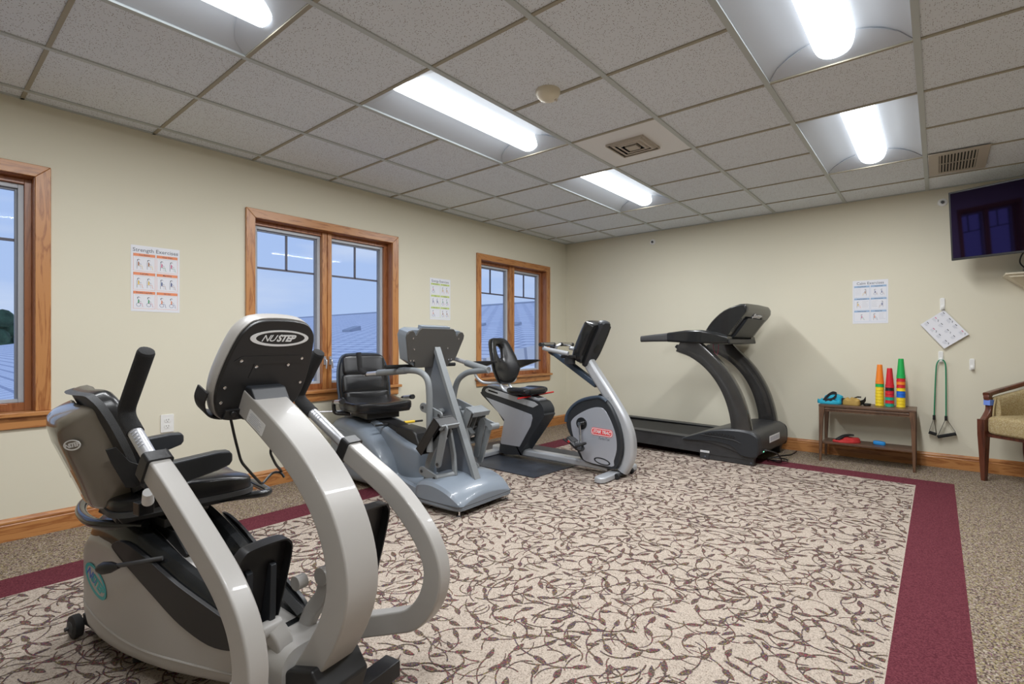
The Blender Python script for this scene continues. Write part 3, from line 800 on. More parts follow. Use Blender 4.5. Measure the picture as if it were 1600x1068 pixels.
m_ = MB(); m_.prism([(1.12, .10), (1.29, .10), (1.315, .17), (1.27, .225), (1.18, .20), (1.135, .165)], -.078, .078); m_.build('column_base', 'black_plastic', n1, bevel=.008, seg=3)
m_ = MB(); m_.cyl((1.10, -.07, .175), (1.10, .07, .175), .024); m_.cyl((1.06, -.05, .13), (1.06, .05, .13), .02); m_.bx(0.98, 1.13, -.032, .032, .10, .17); m_.build('pivot_shaft', 'dark_grey', n1, bevel=.002)
# spec label on the column near the top
tang = (Vector(col[1]) - Vector(col[0])).normalized()
m_ = MB().mt(0); M = basis((1.00, -0.0535, .838), (tang.x, 0, tang.z), (-tang.z, 0, tang.x)); m_.at(M); m_.prism([(p[0], p[1]) for p in rrect(.085, .04, .004)], 0, .0006, 'xy')
m_.mt(1)
for q in range(6): m_.bx(-.034 + (q % 2) * .004, .03 - (q % 3) * .008, -.014 + q * .0052, -.0125 + q * .0052, .0006, .0010)
m_.build('rating_label', ['tin_white', 'ink_grey'], n1, smooth=False)

# ---- display head
t0 = R(25)
ex = Vector((0, 1, 0)); ey = Vector((math.sin(t0), 0, math.cos(t0)))
M = basis((0.905, 0.008, 0.858), ex, ey)       # local x across, y up the plate, z outwards (backwards normal checked below)
nz_ = ex.cross(ey)                              # points to +x (away from the rider)
outl = [(-.098, -.016), (-.02, -.020), (.06, -.020), (.098, -.014), (.128, .03), (.140, .09), (.139, .16), (.128, .235), (.112, .272), (.075, .296), (.0, .303), (-.07, .296), (-.100, .272), (-.118, .235), (-.134, .16), (-.140, .09), (-.130, .03)]
outl = smooth_path(outl, 4, True)
m_ = MB().at(M); m_.prism(outl, -0.012, 0.004, 'xy'); m_.build('display_back', 'black_plastic', n1, bevel=.003)
m_ = MB().at(M)
big = [(p[0] * 1.035, (p[1] - .14) * 1.02 + .14) for p in outl]
m_.loft([[(p[0] * .985, p[1], -.010) for p in big], [(p[0], p[1], -.022) for p in big], [(p[0], p[1], -.042) for p in big], [(p[0] * .95, (p[1] - .14) * .95 + .14, -.058) for p in big]]); m_.build('display_housing', 'white_shell', n1)
m_ = MB().at(M); m_.bx(-.09, .09, .09, .25, -.062, -.057); m_.build('display_screen', 'screen_dark', n1)
M2 = basis(tuple(M @ Vector((0.008, 0.247, .0042))), ex, ey)
badge(n1, M2, 0.19, 0.052, None, mats=('tin_white', 'black_plastic', 'tin_white', 'tin_white'))
for (a, b_) in ((-.095, .176), (.100, .180), (-.122, .093), (.120, .094), (-.045, .156), (.058, .159), (-.02, .088), (-.122, .045), (.085, .05)):
    m_ = MB().at(M).lathe([(.005, .004), (.005, .007), (.003, .008), (.0008, .008)], (a, b_, 0), 12); m_.build('screw', 'chrome', n1)
m_ = MB().at(M); m_.prism([(-.115, .175), (-.095, .19), (.098, .19), (.115, .178), (.105, .165), (-.035, .165), (-.05, .12), (-.06, .12), (-.052, .165), (-.09, .165)], .003, .0055, 'xy')
m_.build('seam_plate', 'black_plastic', n1, smooth=False)
# hood where the column meets the display
m_ = MB(); m_.prism([(0.885, .845), (0.905, .865), (0.945, .942), (0.975, .935), (1.015, .865), (1.000, .838), (0.96, .85), (0.93, .84)], -.052, .060); m_.build('column_hood', 'charcoal', n1, bevel=.006, seg=3)
# reading rack lip and wire loop under the display
m_ = MB().at(M); rk = [(-.150, .065), (-.152, .03), (-.135, -.005), (-.105, -.022), (-.06, -.026), (.07, -.026), (.11, -.018)]
m_.sweep([(p[0], p[1], -.045) for p in smooth_path(rk, 4)], rrect(.055, .006, .002), (0, 0, 1)); m_.build('reading_rack', 'black_plastic', n1)
for (a, b_) in ((-.081, .008), (.088, .008)):
    m_ = MB().at(M); m_.bx(a - .024, a + .024, b_ - .018, b_ + .012, -.01, .012); m_.lathe([(.009, .012), (.009, .016), (.006, .018), (.001, .018)], (a, b_, 0), 14); m_.build('rack_bracket', 'black_plastic', n1, bevel=.002)
m_ = MB()
pts = [(0.905, -.075, .862), (0.880, -.045, .785), (0.855, -.010, .700), (0.83, .045, .642), (0.81, .088, .600), (0.805, .11, .615), (0.80, .135, .630), (0.80, .165, .622), (0.81, .170, .605)]
m_.tube(fillet(pts, .02), .0042, 8)
m_.tube(fillet([(0.905, .10, .862), (0.88, .105, .78), (0.855, .085, .715), (0.83, .125, .66), (0.805, .160, .632), (.80, .166, .624)], .02), .0042, 8)
m_.build('bottle_cage', 'black_plastic', n1)

# ---- moving arms
def arm(beam, collar, tube_, grip, sy, name):
    mb = MB(); mb.sweep(smooth_path(beam, 6), rrect(.052, .066, .007, 3), (0, 1, 0)); a_ = mb.build(name, 'white_shell', n1)
    d = (Vector(tube_[0]) - Vector(tube_[1])).normalized()
    mb = MB(); c = Vector(collar); d2 = (Vector(beam[1]) - Vector(beam[0])).normalized()
    mb.sweep([c - d2 * .020, c + d2 * .014], rrect(.066, .080, .010), (0, 1, 0)); mb.build('collar', 'black_plastic', a_)
    mb = MB(); mb.tube(tube_, .0185, 18); mb.build('arm_tube', 'aluminium', a_)
    # length scale printed on the tube
    mb = MB(); A = Vector(tube_[0]); B = Vector(tube_[1]); dd = (B - A).normalized()
    side = Vector((0, sy, 0)) if False else Vector((0, -1, 0)); nrm = dd.cross(Vector((0, 1, 0))).normalized()
    if nrm.z < 0: nrm = -nrm
    for q in range(9):
        p = A + dd * (0.02 + q * 0.0115) + (nrm * .75 + side * .66).normalized() * .0188
        Mx = basis(tuple(p), dd, (nrm * .66 - side * .75)); mb.at(Mx); mb.bx(-.0009, .0009, -.007, .007, -.0005, .0005)
    mb.build('length_marks', 'ink_grey', a_, smooth=False)
    mb = MB(); g = fillet(grip, .035, 5); mb.tube(g, .0215, 16); mb.build('foam_grip', 'black_foam', a_)
    mb = MB(); e = Vector(g[-1]); e0 = Vector(g[-2]); dd = (e - e0).normalized(); mb.tube([e - dd * .002, e + dd * .006, e + dd * .009], .0215, 16, scales=[1, .9, .4]); mb.build('grip_end', 'black_foam', a_)
    return a_
near = [(0.862, -.25, .735), (0.95, -.25, .680), (1.045, -.25, .615), (1.13, -.25, .555), (1.205, -.25, .495), (1.262, -.25, .425), (1.288, -.25, .345), (1.28, -.25, .265), (1.24, -.245, .20), (1.17, -.225, .155), (1.10, -.17, .15), (1.06, -.10, .16), (1.05, -.055, .17)]
arm(near, (0.862, -.25, .735), [(0.715, -.25, .845), (0.862, -.25, .735)], [(0.752, -.25, .817), (0.688, -.25, .866), (0.812, -.25, 1.040)], -1, 'near_arm')
far = [(1.04, .25, .712), (1.13, .25, .665), (1.23, .25, .612), (1.315, .25, .548), (1.385, .25, .470), (1.415, .25, .39), (1.395, .25, .305), (1.335, .25, .235), (1.25, .245, .20), (1.16, .21, .18), (1.10, .15, .175), (1.07, .08, .175), (1.06, .055, .175)]
arm(far, (1.04, .25, .712), [(0.80, .25, .852), (1.04, .25, .712)], [(0.855, .25, .820), (0.768, .25, .872), (0.885, .25, 1.03)], 1, 'far_arm')

# ---- pedals with their levers
def pedal(u, v, z, tilt, nm='pedal', w=.155, h=.255):
    Mx = T(u, v, z) @ Ry(tilt) 
    mb = MB().at(Mx)
    outlp = [(-w / 2 + .03, -h * .52), (w / 2 - .03, -h * .52), (w / 2 - .012, -h * .25), (w / 2, h * .30), (w / 2 - .012, h * .46), (w / 2 - .04, h * .5), (-w / 2 + .04, h * .5), (-w / 2 + .012, h * .46), (-w / 2, h * .30), (-w / 2 + .012, -h * .25)]
    # dished plate: rim turned forward
    o3 = smooth_path(outlp, 3, True)
    mb.loft([[(0.028, p[0], p[1]) for p in o3], [(0, p[0] * .99, p[1] * .99) for p in o3], [(-.010, p[0] * .96, p[1] * .97) for p in o3]], caps=False)
    mb.add([(-.010, p[0] * .96, p[1] * .97) for p in o3], [tuple(range(len(o3)))]); mb.add([(0.0, p[0] * .95, p[1] * .96) for p in o3], [tuple(range(len(o3)))])
    mb.loft([[(0.028, p[0], p[1]) for p in o3], [(0.028, p[0] * .95, p[1] * .965) for p in o3], [(0.0, p[0] * .95, p[1] * .96) for p in o3]], caps=False)
    pd = mb.build(nm, 'black_plastic', n1)
    for s in (-1, 1):
        mb = MB().at(Mx); mb.prism([(0.0, h * .22), (0.016, h * .20), (0.042, -h * .40), (0.040, -h * .56), (0.018, -h * .60), (0, -h * .5)], s * .034 - .009, s * .034 + .009); mb.build('rib', 'charcoal', pd, bevel=.003)
    mb = MB().at(Mx); mb.cyl((0.03, -.05, -h * .52), (0.03, .05, -h * .52), .010); mb.build('axle', 'chrome', pd)
    return pd
pedal(1.085, -.105, .415, 12)
pedal(1.150, .172, .428, 12, w=.215, h=.275)
m_ = MB()
m_.sweep(smooth_path([(1.165, .06, .390), (1.150, .06, .335), (1.105, .055, .275), (1.085, .045, .215), (1.09, .035, .165)], 5), rrect(.034, .046, .008), (0, 1, 0), None)
m_.cyl((1.165, .035, .398), (1.165, .125, .398), .026); m_.build('pedal_lever', 'white_shell', n1)
m_ = MB()
m_.sweep(smooth_path([(1.10, -.07, .285), (1.115, -.055, .245), (1.10, -.045, .20), (1.09, -.035, .165)], 5), rrect(.05, .05, .008), (0, 1, 0), None)
m_.cyl((1.10, -.105, .288), (1.10, -.05, .288), .022)
m_.cyl((1.115, -.01, .385), (1.115, .02, .385), .02); m_.build('pedal_lever', 'white_shell', n1)

# ---- seat assembly, turned 79 degrees on its swivel
SM = T(0.377, 0.010, 0) @ Rz(79)
m_ = MB(); m_.prism([(0.20, .40), (0.56, .345), (0.60, .37), (0.52, .43), (0.25, .45)], -.04, .04); m_.cyl((0.377, .01, .40), (0.377, .01, .50), .055); m_.bx(0.27, 0.50, -.06, .07, .445, .475)
m_.build('seat_carriage', 'dark_grey', n1, bevel=.003)
m_ = MB().at(SM); m_.bx(-.17, .17, -.10, .10, .485, .510); m_.prism([(-.16, .49), (.16, .49), (.20, .525), (-.18, .525)], -.14, .14); m_.build('seat_pan', 'black_plastic', n1, bevel=.004)
def cushwarp(v):
    z = v.z
    x = v.x
    z += 0.012 * math.cos((x - .02) / .22 * pi) * (1 if v.z > 0 else .3)
    z -= 0.012 * max(0, 1 - (v.y / .13) ** 2) * (1 if v.z > 0 else 0)
    return (x, v.y, z)
m_ = MB().at(SM); m_.sq((0.015, 0, .556), (.425, .42, .088), .35, .32, 40, 16, None, cushwarp); cu = m_.build('seat_cushion', 'black_leather', n1, angle=60)
m_ = MB().at(SM); o_ = [(0.015 + p[0], p[1]) for p in rrect(.43, .425, .07, 5)]
m_.loft([[(p[0], p[1], .524) for p in o_], [(p[0], p[1], .541) for p in o_]]); m_.build('cushion_piping', 'piping', cu)
# backrest: leather pad in front, grey moulded shell behind
def backM(z): return 0
BT = Matrix.Identity(4)
bm_top, bm_bot = (-.262, .882), (-.150, .590)
BM = SM @ basis((bm_bot[0], 0, bm_bot[1]), (0, 1, 0), (bm_top[0] - bm_bot[0], 0, bm_top[1] - bm_bot[1]))   # x across, y up the back, z towards the rider
bo = smooth_path([(-.15, -.01), (.15, -.01), (.195, .05), (.208, .15), (.200, .26), (.175, .315), (.12, .335), (-.12, .335), (-.175, .315), (-.200, .26), (-.208, .15), (-.195, .05)], 4, True)
def bend(p, z): return (p[0], p[1], z + .9 * p[0] * p[0])
# sign: make local z point forward
fz_ = (BM.to_3x3() @ Vector((0, 0, 1))); sgn_ = 1 if (SM.to_3x3() @ Vector((1, 0, 0))).dot(fz_) > 0 else -1
m_ = MB().at(BM); m_.loft([[bend(p, sgn_ * 0.0) for p in bo], [bend(p, sgn_ * .03) for p in bo], [bend((p[0] * .97, p[1] * .985 + .002), sgn_ * .048) for p in bo], [bend((p[0] * .86, p[1] * .93 + .01), sgn_ * .062) for p in bo], [bend((p[0] * .5, p[1] * .8 + .03), sgn_ * .060) for p in bo]])
bk = m_.build('backrest', 'black_leather', n1, angle=70)
m_ = MB().at(BM); m_.loft([[bend((p[0] * 1.01, p[1] * 1.005), sgn_ * -.008) for p in bo], [bend((p[0] * 1.01, p[1] * 1.005), sgn_ * .012) for p in bo]]); m_.build('back_piping', 'piping', bk)
sh = smooth_path([(-.10, -.045), (.10, -.045), (.145, .01), (.165, .10), (.165, .24), (.135, .30), (-.135, .30), (-.165, .24), (-.165, .10), (-.145, .01)], 4, True)
m_ = MB().at(BM); m_.loft([[bend(p, sgn_ * -.006) for p in sh], [bend((p[0] * .99, p[1] * .995), sgn_ * -.025) for p in sh], [bend((p[0] * .93, p[1] * .97 + .003), sgn_ * -.052) for p in sh], [bend((p[0] * .80, p[1] * .91 + .008), sgn_ * -.074) for p in sh], [bend((p[0] * .6, p[1] * .80 + .015), sgn_ * -.086) for p in sh], [bend((p[0] * .3, p[1] * .6 + .03), sgn_ * -.092) for p in sh]])
sb = m_.build('back_shell', 'shell_back', bk, angle=70)
bx_ = (BM.to_3x3() @ Vector((1, 0, 0)))
nb = Vector((-.62, 0, -sgn_ * .78)); Mb = BM @ basis((-.128 - .62 * .013, .205, sgn_ * (-.0665 + .9 * .0164 - .78 * .013)), (nb.z, 0, -nb.x), (0, 1, 0))
badge(sb, Mb, .056, .034, None, mats=('tin_white', 'shell_back', 'tin_white', 'tin_white'))
# accessory holder on the back
s_ = sgn_
# near-side bracket plates that carry the armrest
for sy in (-1, 1):
    m_ = MB().at(SM); m_.prism([(-.215, .745), (-.19, .750), (-.155, .70), (-.11, .675), (-.09, .672), (-.09, .645), (-.14, .615), (-.165, .62), (-.20, .70)], sy * .205, sy * .212); m_.build('armrest_bracket', 'black_plastic', n1, bevel=.002)
    m_ = MB().at(SM)
    ring = lambda x, zb, zt, w_=.05: [(x, sy * .262 + p[0], (zb + zt) / 2 + p[1]) for p in rrect(w_, zt - zb, .008, 3)]
    m_.loft([ring(-.135, .625, .678), ring(-.12, .612, .686), ring(-.02, .622, .695), ring(.07, .642, .704), ring(.105, .654, .702), ring(.114, .664, .692, .040)]); am = m_.build('armrest', 'charcoal', n1)
    m_ = MB().at(SM); m_.tube([(-.11, sy * .20, .66), (-.11, sy * .255, .66)], .014, 10); m_.build('armrest_pivot', 'dark_grey', am)
# tag hanging from the backrest: plastic leg brace holder
m_ = MB().at(SM); m_.prism([(-.250, .735), (-.235, .755), (-.222, .74), (-.182, .615), (-.20, .595), (-.245, .600), (-.262, .655), (-.250, .675)], .165, .180); m_.cyl((-.238, .14, .752), (-.238, .19, .752), .012); m_.bx(-.245, -.21, .15, .168, .68, .74); m_.build('side_holder', 'black_plastic', n1, bevel=.003)
# tubular seat lever at the front and the rear hoop
m_ = MB().at(SM); m_.tube(fillet([(.12, -.13, .505), (.30, -.16, .495), (.31, .10, .495), (.12, .13, .505)], .055, 6), .0135, 12); m_.build('seat_release_bar', 'black_gloss', n1)
m_ = MB(); m_.tube(smooth_path([(0.46, .09, .47), (0.22, .11, .478), (0.06, .10, .480), (-0.035, .045, .478), (-0.055, -.03, .472), (0.0, -.105, .462), (0.13, -.155, .455), (0.30, -.165, .455), (0.46, -.10, .46)], 6), .0165, 14); m_.build('rear_hoop', 'black_gloss', n1)
m_ = MB(); m_.prism([(0.13, .45), (0.16, .50), (0.30, .49), (0.38, .455), (0.37, .44)], -.11, -.03); m_.build('hoop_bracket', 'black_plastic', n1, bevel=.004)
# swivel lock at the arm: white knob and clear clip near the near arm
m_ = MB(); m_.cyl((0.80, -.24, .655), (0.765, -.225, .62), .013, .015, 14); m_.build('lock_knob', 'tin_white', n1)
m_ = MB(); m_.cyl((0.765, -.225, .62), (0.735, -.215, .60), .007, .007, 10); m_.bx(.70, .735, -.235, -.195, .575, .612); m_.build('lock_clip', 'black_gloss', n1, bevel=.004)

# ================================================================== grey cross trainer in the middle (x forward, origin at front centre)
n2 = thing('recumbent_cross_trainer', 'older grey-blue recumbent cross trainer in the middle, in front of the middle window', 'exercise machine', (1.63, -3.315, 0), R(2), 'seated cross trainers')
def rr_ring(u, hw, zb, zt, r=.05, top=None): return [(u, p[0], (zb + zt) / 2 + p[1]) for p in rrect(2 * hw, zt - zb, min(r, (zt - zb) * .48, hw * .8), 5)]
# front base cover, crowned
def crown(u, hw, zb, zs, zt):
    pts = [(u, -hw, zb + .012), (u, -hw + .01, zb)] + [(u, hw - .01, zb), (u, hw, zb + .012), (u, hw, zs - .02)]
    for k in range(9):
        a = 1 - 2 * k / 8; pts.append((u, a * (hw - .015), zs + (zt - zs) * (1 - a * a)))
    pts.append((u, -hw, zs - .02)); return pts
m_ = MB(); fbs = [(-.425, .215, .045, .10, .125), (-.41, .245, .038, .145, .165), (-.36, .262, .036, .172, .200), (-.27, .266, .036, .185, .213), (-.17, .266, .036, .172, .205), (-.08, .262, .036, .140, .178), (-.02, .250, .038, .100, .140), (.004, .235, .045, .075, .10)]
m_.loft([crown(*c) for c in smooth_path(fbs, 3)]); m_.build('front_base', 'grey_paint', n2)
m_ = MB(); o_ = [(-.21 + p[0], p[1]) for p in rrect(.43, .537, .04, 4)]; m_.loft([[(p[0], p[1], .066) for p in o_], [(p[0], p[1], .069) for p in o_]]); m_.build('base_seam', 'dark_grey', n2)
for (u, v) in ((-.03, -.23), (-.03, .23), (-.39, -.23), (-.39, .23)):
    m_ = MB(); m_.lathe([(.001, 0), (.017, 0), (.017, .008), (.006, .013), (.005, .045), (.001, .045)], (u, v, 0), 14); m_.build('levelling_foot', 'chrome', n2)
# rear body
bs = [(-1.56, .09, .16, .34), (-1.53, .15, .11, .41), (-1.45, .195, .06, .47), (-1.32, .220, .035, .495), (-1.18, .228, .03, .485), (-1.05, .230, .03, .45), (-.94, .230, .03, .385), (-.86, .228, .03, .32), (-.80, .222, .03, .26), (-.765, .205, .03, .20), (-.745, .165, .03, .15), (-.70, .145, .03, .135), (-.55, .14, .03, .13), (-.38, .135, .03, .125)]
m_ = MB(); m_.loft([rr_ring(*s, .07) for s in smooth_path(bs, 3)]); body = m_.build('body_shell', 'grey_paint', n2)
# swept ridge along each flank
m_ = MB()
for sy in (-1, 1):
    for q, (dz, rr_) in enumerate(((0, .006),)):
        pth = [(-1.46, .40), (-1.3, .41), (-1.15, .385), (-1.02, .33), (-.93, .26)]
        m_.tube([(p[0], sy * .222, p[1]) for p in smooth_path(pth, 5)], rr_, 6)
m_.build('flank_ridge', 'grey_paint', body)
# side channel rail from the wheel arch to the front base
for sy in (-1, 1):
    m_ = MB(); m_.sweep([(-.98, sy * .17, .20), (-.70, sy * .20, .135), (-.41, sy * .21, .085)], rrect(.035, .05, .005), (0, 1, 0)); m_.build('side_rail', 'grey_paint', n2)
    m_ = MB(); m_.prism([(-.98, .16), (-.41, .06), (-.41, .045), (-.98, .05)], sy * .15, sy * .185); m_.build('rail_recess', 'charcoal', n2)
# spine that carries the seat rail
m_ = MB(); sp = [(-1.50, .06, .2, .46), (-1.44, .085, .2, .50), (-1.2, .098, .2, .505), (-1.0, .102, .1, .47), (-.8, .116, .08, .405), (-.68, .118, .08, .365), (-.60, .108, .08, .345), (-.56, .085, .08, .32), (-.545, .05, .08, .29)]
m_.loft([rr_ring(*s, .03) for s in smooth_path(sp, 3)]); m_.build('spine_cover', 'grey_paint', n2)
m_ = MB(); m_.prism([(-1.38, .49), (-.78, .395), (-.76, .44), (-.90, .475), (-1.38, .535)], -.062, .062); m_.build('seat_rail', 'black_plastic', n2, bevel=.004)
m_ = MB(); m_.prism([(-.84, .335), (-.835, .45), (-.80, .465), (-.655, .452), (-.615, .425), (-.575, .335), (-.60, .315)], -.068, .068); m_.build('rail_end_box', 'black_plastic', n2, bevel=.012, seg=3)
# mast
m_ = MB(); m_.prism([(-.498, 1.085), (-.585, .93), (-.56, .66), (-.50, .40), (-.455, .17), (-.075, .14)], -.012, .012); m_.build('mast_plate', 'mast_blue', n2)
m_ = MB(); A = Vector((-.488, 0, 1.075)); B = Vector((-.078, 0, .14)); d = (B - A).normalized()
m_.sweep([A, B], [(-.026, -.012), (-.010, -.012), (-.010, -.006), (.010, -.006), (.010, -.012), (.026, -.012), (.026, .012), (-.026, .012)], (0, 1, 0)); m_.build('mast_beam', 'grey_plate', n2)
# display
t0 = R(14); M = basis((-.500, -.020, .945), (0, 1, 0), (math.sin(t0), 0, math.cos(t0)))
po = [(-.155, -.04), (.155, -.04), (.165, .0), (.215, .0), (.268, .165), (.268, .19), (.250, .212), (.225, .215), (.205, .200), (.197, .185), (.185, .188), (.175, .215), (.150, .235), (-.150, .235), (-.175, .215), (-.185, .188), (-.197, .185), (-.205, .200), (-.225, .215), (-.250, .212), (-.268, .19), (-.268, .165), (-.215, .0), (-.165, .0)]
m_ = MB().at(M); m_.prism(po, 0, .014, 'xy'); m_.build('display_back', 'display_plate', n2, bevel=.002)
po2 = [(-.15, -.035), (.15, -.035), (.215, .0), (.270, .17), (.262, .205), (.225, .22), (-.225, .22), (-.262, .205), (-.270, .17), (-.215, 0)]
m_ = MB().at(M); m_.loft([[(p[0], p[1], 0) for p in po2], [(p[0], p[1], -.085) for p in po2], [(p[0] * .95, (p[1] - .1) * .94 + .1, -.10) for p in po2]]); m_.bx(-.135, .135, .19, .246, -.05, -.01); m_.build('display_housing', 'grey_paint', n2, bevel=.003)
m_ = MB().at(M); m_.bx(-.15, .15, .04, .18, -.103, -.098); m_.build('display_screen', 'screen_dark', n2)
for (a, b_) in ((-.215, .165), (.215, .165), (-.19, .09), (.12, .095), (-.205, .012), (.175, .012), (-.18, .012), (.15, .010)):
    m_ = MB().at(M).lathe([(.006, .014), (.006, .017), (.001, .018)], (a, b_, 0), 10); m_.build('screw', 'chrome', n2)
m_ = MB(); m_.tube([(-.635, -.315, .908), (-.635, .345, .908)], .014, 12); m_.build('front_handrail', 'black_foam', n2)
# swinging arms
def n2arm(low, hi, tip, grip, nm):
    mb = MB(); mb.tube(smooth_path(low, 6), .021, 16); a_ = mb.build(nm, 'grey_plate', n2)
    mb = MB(); mb.tube(hi, .024, 16); mb.build('sleeve', 'grey_plate', a_)
    mb = MB(); mb.tube(tip, .0165, 14); mb.build('extension_tube', 'aluminium', a_)
    mb = MB(); mb.tube(fillet(grip, .03), .0185, 14); mb.build('grip', 'black_foam', a_)
    return a_
a_ = n2arm([(-.325, -.20, .36), (-.328, -.20, .55), (-.330, -.20, .74), (-.352, -.20, .835), (-.43, -.20, .880), (-.56, -.20, .885), (-.70, -.20, .876)], [(-.56, -.20, .884), (-.86, -.20, .856)], [(-.84, -.20, .857), (-1.01, -.20, .842)], [(-.985, -.20, .844), (-1.075, -.20, .862), (-1.095, -.20, 1.0)], 'near_arm')
m_ = MB(); m_.prism([(-.82, .86), (-.78, .86), (-.785, .80), (-.80, .80)], -.21, -.19); m_.lathe([(.001, -.03), (.016, -.03), (.018, 0), (.016, .02), (.001, .02)], (-.80, -.20, .795), 14); m_.build('arm_lock', 'dark_grey', a_)
a_ = n2arm([(-.515, .20, .42), (-.507, .20, .58), (-.495, .20, .70), (-.455, .20, .80), (-.38, .21, .855), (-.28, .22, .872), (-.19, .23, .880)], [(-.19, .23, .880), (-.42, .25, .925)], [(-.40, .25, .922), (-.60, .26, .965)], [(-.58, .26, .96), (-.67, .26, .99), (-.70, .26, 1.06)], 'far_arm')
# levers and links on each side
def link(mb, a, b_, v, w=.03, t=.014):
    a = Vector((a[0], v, a[1])); b_ = Vector((b_[0], v, b_[1])); d = (b_ - a); L = d.length; an = math.atan2(d.z, d.x); pts = []
    for k in range(9): q = pi / 2 + pi * k / 8; pts.append((w * math.cos(q), w * math.sin(q)))
    for k in range(9): q = -pi / 2 + pi * k / 8; pts.append((L + w * .8 * math.cos(q), w * .8 * math.sin(q)))
    c, s = math.cos(an), math.sin(an)
    mb.prism([(a.x + p[0] * c - p[1] * s, a.z + p[0] * s + p[1] * c) for p in pts], v - t / 2, v + t / 2)
    return mb
def bolt(mb, p, v, s): mb.lathe([(.001, 0), (.010, 0), (.010, s * .006), (.006, s * .006), (.006, s * .003), (.001, s * .003)], (p[0], v, p[1]), 12, 'y')
for sy in (-1, 1):
    dz = 0 if sy < 0 else -.01
    for (a, b_, v) in (((-.425, .640), (-.268, .600), -.165), ((-.205, .520), (-.262, .285), -.185), ((-.395, .225), (-.275, .195), -.20)):
        m_ = MB(); v_ = v * (1 if sy < 0 else -1); link(m_, a, b_, v_)
        l_ = m_.build('link_arm', 'grey_plate', n2, bevel=.002)
        m_ = MB(); bolt(m_, a, v_ + sy * .007, sy); m_.build('bolt', 'dark_grey', l_); m_ = MB(); bolt(m_, b_, v_ + sy * .007, sy); m_.build('bolt', 'dark_grey', l_)
    m_ = MB(); m_.cyl((-.275, sy * .20, .195), (-.205, sy * .08, .21), .02); m_.sweep([(-.205, sy * .09, .205), (-.225, sy * .08, .33), (-.29, sy * .07, .56)], rrect(.022, .035, .006), (0, 1, 0)); m_.build('drive_arm', 'grey_plate', n2)
    m_ = MB(); m_.sweep([(-.425, sy * .125, .12), (-.405, sy * .125, .26), (-.34, sy * .13, .385), (-.265, sy * .135, .46)], rrect(.045, .05, .006), (0, 1, 0)); m_.build('pedal_post', 'grey_plate', n2)
    # footplate: open-backed black box
    px = -.335 if sy < 0 else -.30; Mx = T(px, sy * .145, .475 if sy < 0 else .50) @ Ry(38 if sy < 0 else 25)
    m_ = MB().at(Mx); w_, h_ = .085, .14
    m_.bx(-.012, 0, -w_, w_, -h_, h_); m_.bx(0, .055, -w_, -w_ + .008, -h_, h_); m_.bx(0, .055, w_ - .008, w_, -h_, h_); m_.bx(0, .075, -w_, w_, h_ - .010, h_); m_.bx(0, .05, -w_, w_, -h_, -h_ + .01)
    m_.bx(0, .03, -.03, -.022, -h_, h_); m_.bx(0, .03, .022, .03, -h_, h_); m_.bx(0, .025, -w_, w_, -.02, -.01)
    pd = m_.build('footplate', 'black_plastic' if sy < 0 else 'grey_plate', n2, bevel=.003)
    m_ = MB().at(Mx); m_.cyl((.03, -.06, -.085), (.03, .075, -.085), .011); m_.build('axle', 'chrome', pd)
    m_ = MB().at(Mx); m_.bx(.070, .078, -w_ + .004, w_ - .004, h_ - .03, h_ + .006); m_.build('top_lip', 'grey_plate', pd)
m_ = MB(); link(m_, (-.16, .50), (-.24, .25), .20, .028); link(m_, (-.36, .57), (-.10, .50), .19, .028); m_.cyl((-.36, .12, .57), (-.36, .22, .57), .024); m_.cyl((-.10, .14, .50), (-.10, .22, .50), .022); m_.build('rocker', 'grey_plate', n2)
m_ = MB(); m_.cyl((-.40, -.05, .60), (-.40, .19, .60), .02); m_.build('rocker_shaft', 'grey_plate', n2)
# seat
SM = T(-1.165, 0.0, 0) @ Rz(-14)
def cw2(v):
    z = v.z + (.02 * (v.x < 0) * (-v.x / .22) if v.z > 0 else 0)
    z -= .014 * max(0, 1 - (v.y / .14) ** 2) * (1 if v.z > 0 else 0)
    return (v.x, v.y, z)
m_ = MB().at(SM); m_.sq((0.0, 0, .595), (.46, .47, .085), .4, .35, 40, 16, None, cw2); cu = m_.build('seat_cushion', 'black_leather', n2, angle=60)
m_ = MB().at(SM); m_.sq((0.0, 0, .565), (.44, .45, .04), .3, .3, 32, 8); m_.build('cushion_base', 'black_plastic', cu)
BM = SM @ basis((-.20, 0, .60), (0, 1, 0), (-.085, 0, .38)); fz_ = BM.to_3x3() @ Vector((0, 0, 1)); s_ = 1 if (SM.to_3x3() @ Vector((1, 0, 0))).dot(fz_) > 0 else -1
bo = smooth_path([(-.17, .0), (.17, .0), (.205, .06), (.205, .22), (.185, .32), (.15, .375), (.08, .388), (-.08, .388), (-.15, .375), (-.185, .32), (-.205, .22), (-.205, .06)], 4, True)
def pad(mb, y0, y1, x_, z0): pass
m_ = MB().at(BM); m_.loft([[(p[0], p[1], s_ * -.03) for p in bo], [(p[0] * 1.02, p[1], s_ * -.01) for p in bo], [(p[0] * 1.02, p[1], s_ * .02) for p in bo], [(p[0] * .97, p[1] * .98 + .003, s_ * .034) for p in bo]]); bk = m_.build('backrest', 'black_gloss', n2, angle=50)
m_ = MB().at(BM)
m_.sq((0, .29, s_ * .035), (.355, .175, .06), .5, .35, 28, 12); m_.sq((0, .14, s_ * .035), (.385, .165, .065), .5, .3, 28, 12); m_.sq((0, .03, s_ * .05), (.37, .10, .075), .6, .3, 28, 12)
m_.build('back_padding', 'black_leather', bk, angle=70)
m_ = MB().at(BM); rim = [(p[0] * 1.035, p[1] * 1.0 + .0, s_ * .012) for p in bo]; m_.tube(rim, .010, 8, closed=True); m_.build('back_rim', 'slate_blue', bk)
